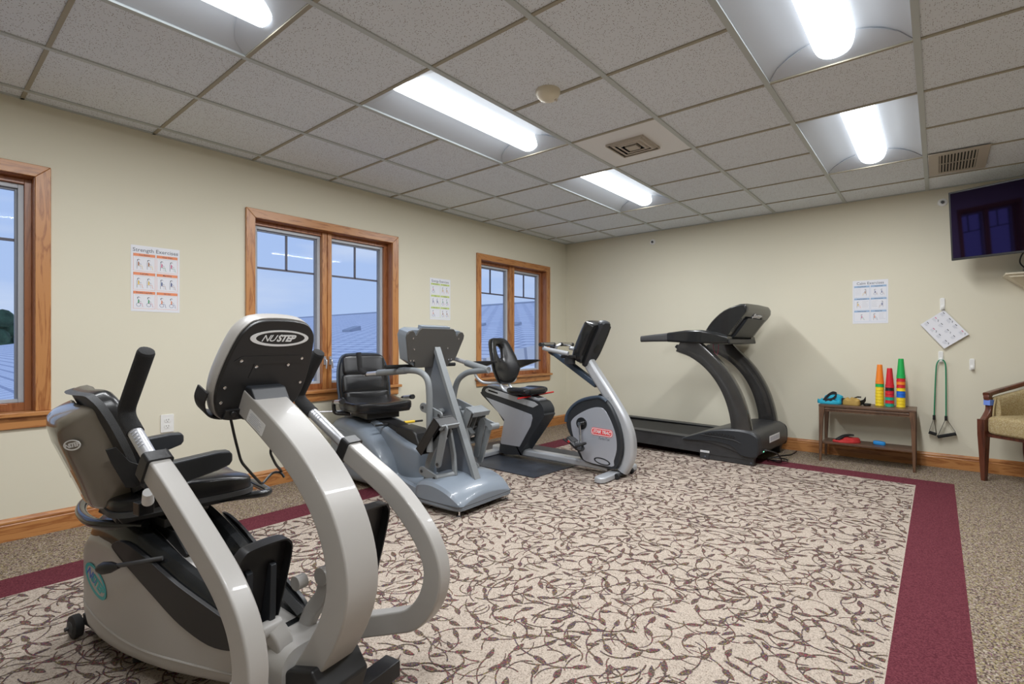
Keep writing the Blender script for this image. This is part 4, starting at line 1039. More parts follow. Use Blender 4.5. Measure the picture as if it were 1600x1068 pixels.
m_ = MB().at(SM); m_.bx(-.16, .16, -.13, .13, .50, .55); m_.bx(-.20, .10, -.09, .09, .46, .505); m_.build('seat_carriage', 'black_plastic', n2, bevel=.004)
for sy in (-1, 1):
    m_ = MB().at(SM); m_.tube(fillet([(-.06, sy * .18, .525), (-.13, sy * .275, .53), (-.12, sy * .285, .615), (.04, sy * .285, .635)], .03), .0155, 12); h_ = m_.build('seat_handle', 'black_gloss', n2)
    m_ = MB().at(SM); m_.tube([(-.06, sy * .285, .623), (.06, sy * .285, .637)], .0175, 14); m_.build('handle_sleeve', 'aluminium', h_)
    m_ = MB().at(SM); m_.tube([(.055, sy * .285, .6365), (.085, sy * .285, .640)], .0195, 14); m_.build('handle_cap', 'black_plastic', h_)
m_ = MB().at(SM); m_.tube(fillet([(-.17, -.12, .53), (-.25, -.36, .535), (-.25, -.37, .50)], .01), .007, 8); m_.build('recline_lever', 'aluminium', n2)
m_ = MB(); m_.tube([(-.93, -.17, .468), (-.93, .28, .452)], .008, 10); lv = m_.build('slide_release_bar', 'black_plastic', n2)
m_ = MB(); m_.tube([(-.93, -.055, .464), (-.93, .045, .460)], .0115, 12); m_.build('yellow_sleeve', 'yellow', lv); m_ = MB(); m_.tube([(-.93, .095, .459), (-.93, .195, .456)], .0115, 12); m_.build('yellow_sleeve', 'yellow', lv)
# transport wheel at the rear edge
for sy in (-1, 1):
    m_ = MB(); m_.lathe([(.001, -.018), (.035, -.018), (.04, -.01), (.04, .01), (.035, .018), (.001, .018)], (-1.50, sy * .12, .042), 20, 'y'); m_.build('transport_wheel', 'rubber', n2)
m_ = MB(); m_.bx(-1.5, -1.2, -.13, .13, .02, .06); m_.build('rear_skid', 'dark_grey', n2)
for sy in (-1, 1):
    m_ = MB(); m_.cyl((-1.25, sy * .1, 0), (-1.25, sy * .1, .05), .018); m_.build('levelling_foot', 'rubber', n2)

# ================================================================== recumbent bike on a rubber mat
mt_ = MB(); mt_.loft([[(p[0], p[1], 0) for p in [(0.12, -2.50), (1.405, -2.533), (1.46, -1.50), (0.17, -1.47)]], [(p[0], p[1], .007) for p in [(0.12, -2.50), (1.405, -2.533), (1.46, -1.50), (0.17, -1.47)]]])
tag(mt_.build('floor_mat', 'mat_rubber', smooth=False), 'dark blue-black rubber mat on the carpet under the exercise bike', 'mat')

bk_ = thing('recumbent_bike', 'silver and charcoal recumbent exercise bike on a rubber mat by the corner window', 'exercise bike', (1.83, -2.04, 0))
FZ = 0.0075
def paddle(mb, u, v0, v1, z0=.012):
    o_ = []
    for k in range(9): a = pi + pi * k / 8; o_.append((u + .048 * math.cos(a), v0 + .04 + .05 * math.sin(a)))
    for k in range(9): a = pi * k / 8; o_.append((u + .040 * math.cos(a), v1 - .04 + .05 * math.sin(a)))
    mb.loft([[(p[0], p[1], z0) for p in o_], [(u + (p[0] - u) * 1.04, p[1], z0 + .012) for p in o_], [(u + (p[0] - u) * .95, p[1], z0 + .030) for p in o_], [(u + (p[0] - u) * .75, p[1] * .985, z0 + .038) for p in o_]])
m_ = MB(); paddle(m_, -1.245, -.27, .27, .014); m_.build('rear_stabiliser', 'silver', bk_)
m_ = MB(); paddle(m_, .045, -.30, .30, .008); fs_ = m_.build('front_stabiliser', 'silver', bk_)
m_ = MB()
for v in (-.11, .13): m_.lathe([(.001, -.012), (.020, -.012), (.024, -.006), (.024, .006), (.020, .012), (.001, .012)], (.105, v, .026), 18, 'y')
m_.cyl((.105, -.11, .026), (.105, .13, .026), .010); m_.build('transport_roller', 'rubber', fs_)
m_ = MB(); m_.sweep([(-1.27, 0, .062), (-.90, 0, .066), (-.02, 0, .064)], rrect(.095, .062, .018), (0, 1, 0)); m_.build('base_beam', 'silver', bk_)
# seat tower
to = [(-1.155, .055), (-1.09, .33), (-1.375, .565), (-1.385, .60), (-1.372, .635), (-1.335, .655), (-1.26, .652), (-.99, .60), (-.72, .560), (-.665, .535), (-.635, .49), (-.632, .45), (-.645, .40), (-.885, .085), (-.905, .055)]
m_ = MB(); m_.prism(smooth_path(to, 3, True), -.082, .082); tw = m_.build('seat_tower', 'charcoal', bk_, bevel=.012, seg=3)
ins = [(-1.325, .552), (-.768, .432), (-.755, .40), (-.775, .33), (-.905, .125), (-1.125, .125), (-1.135, .14), (-1.09, .355)]
for sy in (-1, 1):
    m_ = MB(); m_.prism(ins, sy * .080, sy * .0855); m_.build('tower_panel', 'silver_panel', tw, bevel=.002)
m_ = MB(); m_.prism([(-1.37, .625), (-1.33, .668), (-1.23, .668), (-.93, .618), (-.70, .575), (-.70, .555), (-1.35, .60)], -.055, .055); rl = m_.build('seat_rail', 'silver', bk_, bevel=.005)
for sy in (-1, 1):
    m_ = MB(); m_.prism([(-1.335, .612), (-1.325, .632), (-1.29, .645), (-.99, .590), (-.735, .548), (-.69, .525), (-.75, .495), (-1.31, .598)], sy * .080, sy * .0850); m_.build('rail_panel', 'silver', tw, bevel=.002)
m_ = MB(); m_.prism([(-1.29, .628), (-1.17, .606), (-1.17, .592), (-1.29, .612)], -.0862, -.079); m_.build('rail_slot', 'void', rl); m_ = MB(); m_.prism([(-.86, .60), (-.72, .575), (-.72, .580), (-.86, .612)], -.045, .045); m_.build('rail_slot', 'void', rl)
# seat
m_ = MB(); m_.sq((-.88, 0, .640), (.27, .34, .062), .5, .45, 36, 14, None, lambda v: (v.x, v.y, v.z - .012 * (1 - (v.y / .17) ** 2))); sc = m_.build('seat_cushion', 'black_leather', bk_, angle=60)
m_ = MB()
for sy in (-1, 1): m_.sq((-.88, sy * .135, .642), (.255, .055, .060), .6, .6, 20, 10)
m_.build('cushion_bolster', 'charcoal', sc)
m_ = MB(); m_.bx(-.98, -.80, -.06, .06, .585, .618); m_.build('seat_bracket', 'black_plastic', bk_, bevel=.004)
m_ = MB(); m_.tube([(-.80, -.235, .585), (-.805, -.10, .588), (-.80, .0, .594), (-.79, .18, .603), (-.785, .28, .608)], .0075, 8, sm=3); m_.build('seat_adjust_lever', 'red', bk_)
# seat frame tubes
m_ = MB()
for sy in (-1, 1): m_.tube(smooth_path([(-.94, sy * .06, .60), (-1.06, sy * .06, .605), (-1.13, sy * .062, .645), (-1.165, sy * .064, .72), (-1.19, sy * .066, .80)], 5), .014, 12)
m_.build('seat_frame', 'silver', bk_)
# backrest with a tapered opening
BM = basis((-1.145, 0, .685), (0, 1, 0), (-.30, 0, 1)) ; 
fw_ = BM.to_3x3() @ Vector((0, 0, 1)); s_ = 1 if fw_.x > 0 else -1
N = 36
def polar_outline(f): return [f(2 * pi * k / N) for k in range(N)]
def outer(a):
    x = math.copysign(abs(math.cos(a)) ** .42, math.cos(a)); y = math.copysign(abs(math.sin(a)) ** .45, math.sin(a))
    yy = .225 + .228 * y; tp = 1 - .32 * max(0, (yy - .17) / .28) - .30 * max(0, (.12 - yy) / .12)
    return (.186 * x * tp, yy)
def inner(a):
    x = math.copysign(abs(math.cos(a)) ** .7, math.cos(a)); y = math.copysign(abs(math.sin(a)) ** .7, math.sin(a))
    yy = .315 + .062 * y; return (.048 * x * (.62 + .38 * (yy - .25) / .12), yy)
oo, ii = polar_outline(outer), polar_outline(inner)
def B3(p, z, k=0): return (p[0], p[1], s_ * (z + 1.6 * p[0] * p[0]))
def mixp(a, b_, s): return (a[0] * (1 - s) + b_[0] * s, a[1] * (1 - s) + b_[1] * s)
def outn(s): return [mixp(a, b_, s) for a, b_ in zip(oo, ii)]
m_ = MB().at(BM)
rings = [[B3(p, -.020) for p in outn(.04)], [B3(p, 0) for p in outn(0)], [B3(p, .022) for p in outn(.03)], [B3(p, .036) for p in outn(.18)], [B3(p, .036) for p in outn(.72)], [B3(p, .020) for p in outn(.93)], [B3(p, .0) for p in outn(1)], [B3(p, -.022) for p in outn(.96)]]
m_.loft(rings, caps=False, closed=True); br = m_.build('backrest', 'black_leather', bk_, angle=60)
m_ = MB()
pth = [(-1.26, -.27, .845), (-1.28, -.275, .78), (-1.235, -.235, .712), (-1.17, -.15, .70), (-1.16, 0, .70), (-1.17, .15, .70), (-1.20, .22, .75), (-1.205, .27, .83), (-1.20, .275, .87)]
m_.tube(smooth_path(pth, 6), .0135, 12); m_.build('armrest_tube', 'silver', bk_)
for sy in (-1, 1):
    m_ = MB(); x0 = -1.30 if sy < 0 else -1.22; z0 = .862 if sy < 0 else .865
    ring = lambda x, zb, zt, w_: [(x, sy * .272 + p[0], (zb + zt) / 2 + p[1]) for p in rrect(w_, zt - zb, .008, 3)]
    m_.loft([ring(x0, z0 - .012, z0 + .036, .06), ring(x0 + .02, z0 - .042, z0 + .042, .07), ring(x0 + .09, z0 - .018, z0 + .046, .07), ring(x0 + .24, z0 + .028, z0 + .050, .05), ring(x0 + .275, z0 + .034, z0 + .048, .036)]); m_.build('armrest', 'black_plastic', bk_)
# front housing
ho = [(-.345, .165), (-.398, .30), (-.408, .40), (-.392, .475), (-.335, .548), (-.245, .600), (-.13, .632), (-.045, .632), (.03, .565), (.10, .43), (.128, .30), (.118, .175), (.072, .065), (-.10, .062), (-.20, .080), (-.275, .115)]
ho = [(-.285, .155), (-.345, .262), (-.392, .35), (-.402, .42), (-.385, .48), (-.33, .547), (-.245, .600), (-.13, .632), (-.045, .632), (.03, .565), (.10, .43), (.128, .30), (.118, .175), (.072, .070), (-.10, .070), (-.235, .095)]
m_ = MB(); m_.prism(smooth_path(ho, 4, True), -.078, .078); hs = m_.build('drive_housing', 'charcoal', bk_, bevel=.016, seg=3)
rimo = smooth_path(ho, 4, True)
m_ = MB(); c_ = (-.12, .34); m_.tube([((p[0] - c_[0]) * .985 + c_[0], -.078, (p[1] - c_[1]) * .985 + c_[1]) for p in rimo if p[1] > .40 and p[0] < .0], .014, 8); m_.build('housing_edge', 'slate_blue', hs)
di = [(-.345, .385), (-.335, .425), (-.284, .470), (-.19, .522), (-.10, .550), (-.029, .538), (.03, .455), (.075, .345), (.085, .234), (.06, .138), (.04, .088), (-.19, .096), (-.246, .15), (-.32, .285)]
for sy in (-1, 1):
    m_ = MB(); m_.prism(smooth_path(di, 4, True), sy * .076, sy * .0835); pn = m_.build('side_panel', 'silver_panel', hs, bevel=.002)
    if sy < 0:
        m_ = MB(); e_ = ell(.15, .055, 28); i_ = ell(.125, .038, 28)
        m_.ring_plate([(p[0] - .045, p[1] * 1.0 + .118 - p[0] * .12) for p in e_], [(p[0] - .045, p[1] + .118 - p[0] * .12) for p in i_], -.0830, -.0865, lambda p, a: (p[0], a, p[1])); m_.build('oval_badge_rim', 'charcoal', pn)
        # brand plate
        Mx = basis((-.048, -.0838, .352), (1, 0, -.04), (.04, 0, 1))
        m_ = MB().at(Mx).mt(0); m_.prism(rrect(.198, .062, .024, 5), 0, .0012, 'xy'); m_.mt(1).prism(rrect(.190, .054, .021, 5), .0012, .0016, 'xy'); m_.mt(0).prism(rrect(.179, .044, .018, 5), .0016, .0020, 'xy')
        m_.mt(1).text('STAR TRAC', .037, T(0, 0, .0022), .0004, shear=.25, bold=.0010, sx=.86, spacing=.95); m_.build('brand_badge', ['logo_red', 'logo_white'], pn, smooth=False)
        m_ = MB(); m_.text('TurboTrac', .030, basis((-.03, -.0838, .300), (1, 0, -.04), (.04, 0, 1)), .0004, shear=.45, sx=.8); m_.build('model_lettering', 'ink', pn, smooth=False)
    # crank
    m_ = MB(); m_.lathe([(.001, -sy * .004), (.036, -sy * .004), (.044, -sy * .010), (.050, -sy * .004), (.050, sy * .004), (.001, sy * .004)], (-.238, sy * .086, .405), 28, 'y'); m_.build('crank_cover', 'black_gloss', hs)
    a1 = (-.238, .405); b1 = (-.222, .262) if sy < 0 else (-.43, .37)
    if sy < 0:
        m_ = MB(); m_.sweep([(-.238, -.118, .405), (-.225, -.124, .262)], rrect(.012, .020, .004), (0, 1, 0), scales=[1, .8]); m_.cyl((-.238, -.08, .405), (-.238, -.125, .405), .016); cr_ = m_.build('crank_arm', 'chrome', bk_)
        Mx = T(-.235, -.185, .252) @ Ry(35)
    else:
        m_ = MB(); m_.sweep([(-.238, .118, .405), (-.38, .124, .385)], rrect(.012, .020, .004), (0, 1, 0)); m_.cyl((-.238, .08, .405), (-.238, .125, .405), .016); cr_ = m_.build('crank_arm', 'chrome', bk_)
        Mx = T(-.43, .16, .37) @ Ry(75)
    m_ = MB().at(Mx); m_.loft([[(p[0], p[1], z) for p in rrect(.165 * k, .105 * k, .035, 4)] for z, k in ((-.014, .85), (-.008, 1), (.008, 1), (.014, .9))]); pd = m_.build('pedal', 'black_plastic', cr_)
    if sy < 0:
        m_ = MB().at(Mx); m_.prism([(p[0] - .04, p[1]) for p in rrect(.055, .065, .012)], .0135, .0155, 'xy'); m_.build('pedal_tread', 'dark_grey', pd)
        m_ = MB().at(Mx); m_.tube(smooth_path([(.03, -.05, .0), (.055, -.04, .045), (.06, 0, .055), (.055, .04, .045), (.03, .05, .0)], 4), .010, 8); m_.tube([(-.02, -.052, -.005), (-.09, -.05, -.02)], .008, 8); m_.build('pedal_strap', 'rubber', pd)
        m_ = MB().at(Mx); m_.bx(-.045, -.025, -.058, -.047, -.012, .008); m_.build('strap_button', 'red', pd)
m_ = MB(); m_.prism([(-.34, .555), (-.30, .590), (-.16, .625), (-.14, .648), (-.115, .650), (-.10, .628), (-.2, .60)], .03, .075); m_.build('rear_shroud', 'black_plastic', hs, bevel=.004)
# upright and console boom
up = [(.10, .050), (.150, .150), (.163, .245), (.150, .345), (.105, .455), (.03, .570), (-.06, .695), (-.15, .815), (-.235, .935)]
m_ = MB(); m_.sweep([(p[0], 0, p[1]) for p in smooth_path(up, 5)], rrect(.092, .088, .025, 4), (0, 1, 0), [(1.0, 1.0 + .0 * k) for k in range(41)]); m_.build('upright', 'silver', bk_)
m_ = MB(); m_.lathe([(.001, 0), (.003, 0), (.003, -.001), (.001, -.001)], (-.01, -.047, .63), 8, 'y'); m_.build('bolt', 'ink', bk_); m_ = MB(); m_.lathe([(.001, 0), (.003, 0), (.003, -.001), (.001, -.001)], (.02, -.047, .615), 8, 'y'); m_.build('bolt', 'ink', bk_)
m_ = MB(); m_.sweep([(-.60, 0, 1.005), (-.50, 0, .945), (-.14, 0, .725)], rrect(.06, .05, .012), (0, 1, 0)); m_.build('handlebar_boom', 'slate_blue', bk_)
m_ = MB(); m_.prism([(-.625, .985), (-.60, 1.045), (-.56, 1.04), (-.575, .96)], -.03, .03); m_.build('boom_end', 'black_plastic', bk_, bevel=.004)
# handlebars
m_ = MB(); m_.tube(fillet([(-.30, -.19, .985), (-.50, -.21, 1.02), (-.545, -.20, 1.03)], .02), .018, 14); m_.build('side_handle', 'silver', bk_); m_ = MB(); m_.tube(fillet([(-.30, .19, .985), (-.50, .21, 1.02), (-.545, .20, 1.03)], .02), .018, 14); m_.build('side_handle', 'silver', bk_)
m_ = MB(); m_.tube([(-.545, -.25, 1.060), (-.545, -.045, 1.062)], .017, 14); gh = m_.build('pulse_grip', 'black_plastic', bk_); m_ = MB(); m_.tube([(-.545, .045, 1.062), (-.545, .25, 1.060)], .017, 14); gh = m_.build('pulse_grip', 'black_plastic', bk_)
m_ = MB(); m_.tube([(-.545, -.21, 1.0605), (-.545, -.07, 1.0625)], .0178, 14); m_.tube([(-.545, .07, 1.0625), (-.545, .21, 1.0605)], .0178, 14); m_.build('pulse_plate', 'chrome', gh)
m_ = MB(); m_.tube([(-.545, -.05, 1.062), (-.56, 0, 1.045), (-.545, .05, 1.062)], .012, 10, sm=4); m_.cyl((-.56, 0, 1.045), (-.57, 0, 1.0), .014); m_.build('grip_yoke', 'aluminium', bk_)
# console
CMx = basis((-.262, 0, .915), (0, 1, 0), (.16, 0, .335)); fw_ = CMx.to_3x3() @ Vector((0, 0, 1)); s_ = 1 if fw_.x > 0 else -1     # +z*s_ = away from rider
co = smooth_path([(-.10, .0), (.10, .0), (.155, .06), (.165, .18), (.160, .31), (.125, .355), (-.125, .355), (-.160, .31), (-.165, .18), (-.155, .06)], 4, True)
m_ = MB().at(CMx); m_.loft([[(p[0] * .90, p[1] * .93 + .012, s_ * -.062) for p in co], [(p[0], p[1], s_ * -.045) for p in co], [(p[0] * 1.02, p[1], s_ * 0) for p in co], [(p[0] * .92, p[1] * .95 + .01, s_ * .03) for p in co]]); cs_ = m_.build('console_body', 'black_gloss', bk_, angle=40)
m_ = MB().at(CMx); sp = smooth_path([(-.055, -.02), (.055, -.02), (.080, .08), (.085, .2), (.075, .33), (.06, .385), (-.06, .385), (-.075, .33), (-.085, .2), (-.080, .08)], 4, True)
m_.loft([[(p[0], p[1], s_ * .02) for p in sp], [(p[0], p[1], s_ * .045) for p in sp], [(p[0] * .8, p[1] * .95 + .01, s_ * .062) for p in sp]]); m_.build('console_spine', 'charcoal', cs_, angle=40)
m_ = MB().at(CMx); m_.lathe([(.001, s_ * .060), (.042, s_ * .060), (.042, s_ * .0635), (.038, s_ * .065), (.001, s_ * .065)], (0, .15, 0), 24); m_.build('spine_disc', 'black_plastic', cs_)
m_ = MB().at(CMx); m_.prism([(p[0], p[1] + .345) for p in rrect(.085, .035, .008)], s_ * .054, s_ * .0605, 'xy'); m_.build('red_badge', 'logo_red', cs_)
m_ = MB().at(CMx); m_.bx(-.11, .11, .08, .28, s_ * -.0635, s_ * -.058); m_.build('display_screen', 'screen_dark', cs_)
for sy in (-1, 1):
    m_ = MB(); m_.lathe([(.030, 0), (.046, .0), (.046, -.058), (.038, -.062), (.001, -.062), (.001, -.05), (.030, -.05)], (-.335, sy * .115, .958), 24); m_.build('bottle_holder', 'charcoal', bk_)
m_ = MB(); m_.bx(-.40, -.25, -.16, .16, .945, .972); m_.build('console_tray', 'black_plastic', bk_, bevel=.008, seg=3)

# ================================================================== treadmill
tm = thing('treadmill', 'black and grey treadmill along the far wall', 'treadmill', (2.0, -.55, 0), R(-3))
for sy in (-1, 1):
    m_ = MB(); m_.prism([(-1.15, .075), (.18, .055), (.18, .050), (.66, .048), (.675, .10), (.66, .21), (.30, .20), (.15, .185), (-1.15, .20)], sy * .355, sy * .42); m_.build('side_rail', 'treadmill_grey', tm, bevel=.006)
    m_ = MB(); m_.prism([(-1.15, .195), (.22, .178), (.22, .186), (-1.15, .203)], sy * .31, sy * .425); m_.build('foot_rail', 'charcoal', tm, bevel=.002)
m_ = MB(); m_.bx(-1.12, .25, -.35, .35, .10, .168); m_.build('deck', 'black_plastic', tm)
m_ = MB(); m_.sweep([(-1.16, 0, .145), (-1.13, 0, .176), (.22, 0, .176)], rrect(.60, .004, .001), (0, 1, 0)); m_.build('running_belt', 'rubber', tm)
m_ = MB(); m_.tube([(-1.13, -.36, .14), (-1.13, .36, .14)], .032, 16); m_.build('rear_roller', 'dark_grey', tm)
for sy in (-1, 1):
    m_ = MB(); m_.bx(.19, .66, sy * .36, sy * .415, .004, .055); m_.bx(.185, .27, sy * .36, sy * .422, .0, .06); lf = m_.build('lift_frame', 'treadmill_grey', tm, bevel=.003)
    m_ = MB(); m_.lathe([(.001, 0), (.008, 0), (.008, sy * .004), (.001, sy * .004)], (.235, sy * .422, .025), 12, 'y'); m_.build('bolt', 'ink', lf); m_ = MB(); m_.lathe([(.001, 0), (.008, 0), (.008, sy * .004), (.001, sy * .004)], (.64, sy * .416, .025), 12, 'y'); m_.build('bolt', 'ink', lf)
    m_ = MB(); m_.lathe([(.001, -.02), (.03, -.02), (.03, .02), (.001, .02)], (-1.05, sy * .33, .03), 16, 'y'); m_.bx(-1.08, -1.02, sy * .32, sy * .40, .02, .09); m_.build('rear_foot', 'rubber', tm)
m_ = MB().mt(0).bx(.19, .275, -.424, -.4215, .062, .080); m_.mt(1)
for q in range(7): m_.bx(.198 + q * .010, .204 + q * .010, -.4245, -.424, .067, .075)
m_.build('warning_label', ['tin_white', 'ink_grey'], tm, smooth=False)
# motor hood
hp = [(.02, .168), (.10, .205), (.20, .245), (.32, .285), (.44, .310), (.60, .312), (.67, .295), (.705, .25), (.715, .19), (.700, .10), (.60, .095), (.30, .16)]
m_ = MB()
def hood_ring(v, k):
    c_ = (.45, .15)
    return [((p[0] - c_[0]) * (k if p[0] > .3 else 1) + c_[0], v, (p[1] - .16) * k + .16 if p[1] > .16 else p[1]) for p in smooth_path(hp, 3, True)]
m_.loft([hood_ring(v, k) for v, k in ((-.435, .86), (-.425, .95), (-.40, .985), (-.36, 1.0), (.36, 1.0), (.40, .985), (.425, .95), (.435, .86))]); hd = m_.build('motor_hood', 'treadmill_grey', tm, angle=50)
for sy in (-1, 1):
    sp_ = [(.02, .165), (.16, .225), (.30, .275), (.46, .300), (.60, .298), (.685, .27), (.708, .21), (.70, .10), (.66, .075), (.56, .085), (.52, .13), (.45, .165), (.30, .18)]
    m_ = MB(); m_.loft([[(p[0], sy * .425, p[1]) for p in smooth_path(sp_, 3, True)], [(p[0], sy * .438, p[1]) for p in smooth_path(sp_, 3, True)], [((p[0] - .4) * .97 + .4, sy * .445, (p[1] - .18) * .93 + .18) for p in smooth_path(sp_, 3, True)]]); sd = m_.build('side_cover', 'charcoal', tm)
    m_ = MB()
    for q in range(11): m_.box((.245 + q * .026, sy * .446, .243 - abs(q - 5) ** 2 * .0006 + .004), (.012, .005, .030), Matrix.Rotation(R(35), 3, 'Y'))
    m_.tube([(.20, sy * .446, .226), (.35, sy * .446, .222), (.50, sy * .446, .212), (.56, sy * .446, .19)], .005, 8, sm=4); m_.build('side_vents', 'black_plastic', sd)
# front label, power switch
m_ = MB().mt(0).bx(.7145, .7165, -.16, .14, .175, .235); m_.mt(1)
for q in range(9): m_.bx(.7165, .7170, -.14 + q * .03, -.122 + q * .03, .185, .225)
m_.build('front_label', ['tin_white', 'ink_grey'], tm, smooth=False)
m_ = MB().bx(.703, .712, -.32, -.29, .115, .14); m_.build('power_switch', 'led_green', tm)
# curved uprights
for sy, dv in ((-1, 0), (1, 0)):
    v = sy * .375
    cpath = [(.550, .29), (.530, .42), (.490, .56), (.430, .69), (.350, .81), (.245, .92), (.120, 1.015), (-.01, 1.085)]
    wds = [.175, .165, .158, .152, .150, .152, .172, .215]
    sp_ = smooth_path([(a, b_, w_) for (a, b_), w_ in zip(cpath, wds)], 4)
    sec = [(p[0], p[1]) for p in [(-.5, -.30), (-.42, -.46), (-.25, -.5), (.25, -.5), (.42, -.46), (.5, -.30), (.5, .30), (.42, .46), (.25, .5), (-.25, .5), (-.42, .46), (-.5, .30)]]
    m_ = MB(); m_.sweep([(a, v, b_) for a, b_, w_ in sp_], sec, (0, 1, 0), [(.085, w_) for a, b_, w_ in sp_]); u_ = m_.build('upright', 'upright_gloss', tm, angle=40)
    m_ = MB()
    for off in (-.25, .25): m_.sweep([(a, v, b_) for a, b_, w_ in sp_], [(.5 * math.cos(q * pi / 3) * .012, off + .0 + .5 * math.sin(q * pi / 3) * .02) for q in range(6)], (0, 1, 0), [(1, w_) for a, b_, w_ in sp_])
    m_ = MB()
    for q in range(3):
        a, b_, w_ = sp_[-2 - q * 3]; m_.box((a - .065 + .01 * q, v, b_ - .035), (.035, .05, .035), Matrix.Rotation(R(40), 3, 'Y'))
    m_.build('mount_bolts', 'black_plastic', u_, bevel=.006)
# handrails and console
for sy in (-1, 1):
    ring = lambda x, zb, zt, w_, v: [(x, sy * v + p[0], (zb + zt) / 2 + p[1]) for p in rrect(w_, zt - zb, .02, 3)]
    m_ = MB(); m_.loft([ring(-.43, 1.085, 1.145, .05, .40), ring(-.30, 1.088, 1.158, .06, .40), ring(-.135, 1.088, 1.172, .066, .40)]); m_.build('handrail_grip', 'dark_grey', tm)
    m_ = MB(); m_.loft([ring(-.135, 1.086, 1.175, .072, .40), ring(.05, 1.075, 1.195, .085, .40), ring(.20, 1.070, 1.195, .10, .39), ring(.33, 1.068, 1.170, .12, .36), ring(.42, 1.068, 1.135, .12, .32)]); m_.build('handrail', 'black_gloss', tm)
m_ = MB(); m_.prism([(.12, 1.080), (.30, 1.062), (.44, 1.068), (.43, 1.11), (.30, 1.17), (.18, 1.175)], -.36, .36); m_.build('console_base', 'black_plastic', tm, bevel=.01)
cp = [(.225, 1.165), (.255, 1.24), (.32, 1.315), (.40, 1.378), (.50, 1.418), (.590, 1.432), (.605, 1.36), (.545, 1.285), (.48, 1.20), (.42, 1.125), (.32, 1.12)]
m_ = MB()
def con_ring(v, k, sh=-.02): return [(.38 + (p[0] - .38) * k + sh, v, 1.12 + (p[1] - 1.12) * k) for p in smooth_path(cp, 2, True)]
m_.loft([con_ring(-.36, .93), con_ring(-.35, .97), con_ring(-.30, .985), con_ring(0, 1.0), con_ring(.30, .985), con_ring(.35, .97), con_ring(.36, .93)]); cn = m_.build('console_head', 'black_gloss', tm, angle=45)
m_ = MB()
bp_ = [(.56, 1.30), (.50, 1.215), (.44, 1.135), (.405, 1.118), (.40, 1.15), (.45, 1.25)]
m_.prism(bp_, -.24, .24); m_.build('console_back_cover', 'charcoal', cn, bevel=.004)
m_ = MB()
for q in range(9):
    s = q / 8; m_.box((.462 + .085 * s - .018, -.325 + .0 * s, 1.185 + .105 * s), (.010, .012, .022), Matrix.Rotation(R(-35), 3, 'Y'))
m_.build('speaker_vents', 'dark_grey', cn)
Mx = basis((.5985, 0.0, 1.335), (0, 1, 0), (.62, 0, .78)); 
if (Mx.to_3x3() @ Vector((0, 0, 1))).x < 0: pass
m_ = MB(); m_.text('Sportstar', .062, basis((.5665, -.02, 1.322), (0, 1, 0), (.060, 0, .075)), .0018, shear=.3, bold=.001); m_.build('brand_lettering', 'logo_white', cn, smooth=False)
m_ = MB(); m_.lathe([(.001, 0), (.007, 0), (.007, -.003), (.001, -.003)], (.33, -.353, 1.285), 10, 'y'); m_.build('screw', 'chrome', cn)
m_ = MB(); m_.sq((.53, .05, 1.423), (.05, .06, .02), .8, .8, 16, 8); m_.build('green_button', 'green_print', cn)
m_ = MB(); m_.tube([(.20, -.15, 1.08), (.215, -.16, 1.0), (.235, -.15, .955), (.25, -.145, 1.01), (.25, -.14, 1.075)], .003, 6, sm=4); m_.build('safety_cord', 'pink_print', tm)
# power cord behind the treadmill
cd = MB().at((T(2.0, -.55, 0) @ Rz(-3)).inverted())
cd.tube([(2.688, -.88, .128), (2.74, -.87, .125), (2.79, -.83, .10), (2.81, -.78, .04), (2.79, -.74, .012), (2.70, -.70, .012), (2.66, -.62, .012), (2.74, -.55, .012), (2.82, -.60, .014), (2.83, -.70, .022), (2.77, -.76, .03), (2.69, -.72, .02), (2.68, -.58, .008), (2.73, -.42, .008), (2.79, -.30, .008), (2.80, -.1, .01)], .0055, 8, sm=6)
cd.cyl((2.680, -.882, .128), (2.715, -.875, .127), .012)
cd.build('power_cord', 'black_plastic', tm)

# ================================================================== console table and what stands on it
TZ = .517
tb = thing('side_table', 'narrow dark wooden console table with a lower shelf against the far wall', 'table', (3.385, -.235, 0))
tx, ty = .350, .165
m_ = MB(); m_.bx(-tx, tx, -ty, ty, TZ - .020, TZ); m_.build('tabletop', 'table_wood', tb, bevel=.003)
m_ = MB(); m_.bx(-tx + .03, tx - .03, -ty + .012, -ty + .034, TZ - .062, TZ - .020); m_.bx(-tx + .03, tx - .03, ty - .034, ty - .012, TZ - .062, TZ - .020)
m_.bx(-tx + .008, -tx + .03, -ty + .02, ty - .02, TZ - .062, TZ - .02); m_.bx(tx - .03, tx - .008, -ty + .02, ty - .02, TZ - .062, TZ - .02); m_.build('apron', 'table_leg_wood', tb, bevel=.002)
m_ = MB(); m_.bx(-tx + .045, tx - .045, -ty + .004, -ty + .014, TZ - .045, TZ - .030); m_.build('apron_moulding', 'table_wood', tb, bevel=.003)
for sx in (-1, 1):
    for sy in (-1, 1):
        m_ = MB(); X, Y = sx * (tx - .018), sy * (ty - .018)
        rg = lambda z, w_, dx: [(X + p[0] - sx * dx, Y + p[1], z) for p in rrect(w_, w_, .004, 2)]
        m_.loft([rg(0, .019, -.006), rg(.20, .026, -.003), rg(.40, .034, .001), rg(.45, .042, .005), rg(TZ - .0195, .044, .006)]); m_.build('leg', 'table_leg_wood', tb)
m_ = MB(); m_.bx(-tx + .018, tx - .018, -ty + .045, ty - .035, .158, .176); m_.build('shelf', 'table_wood', tb, bevel=.002)

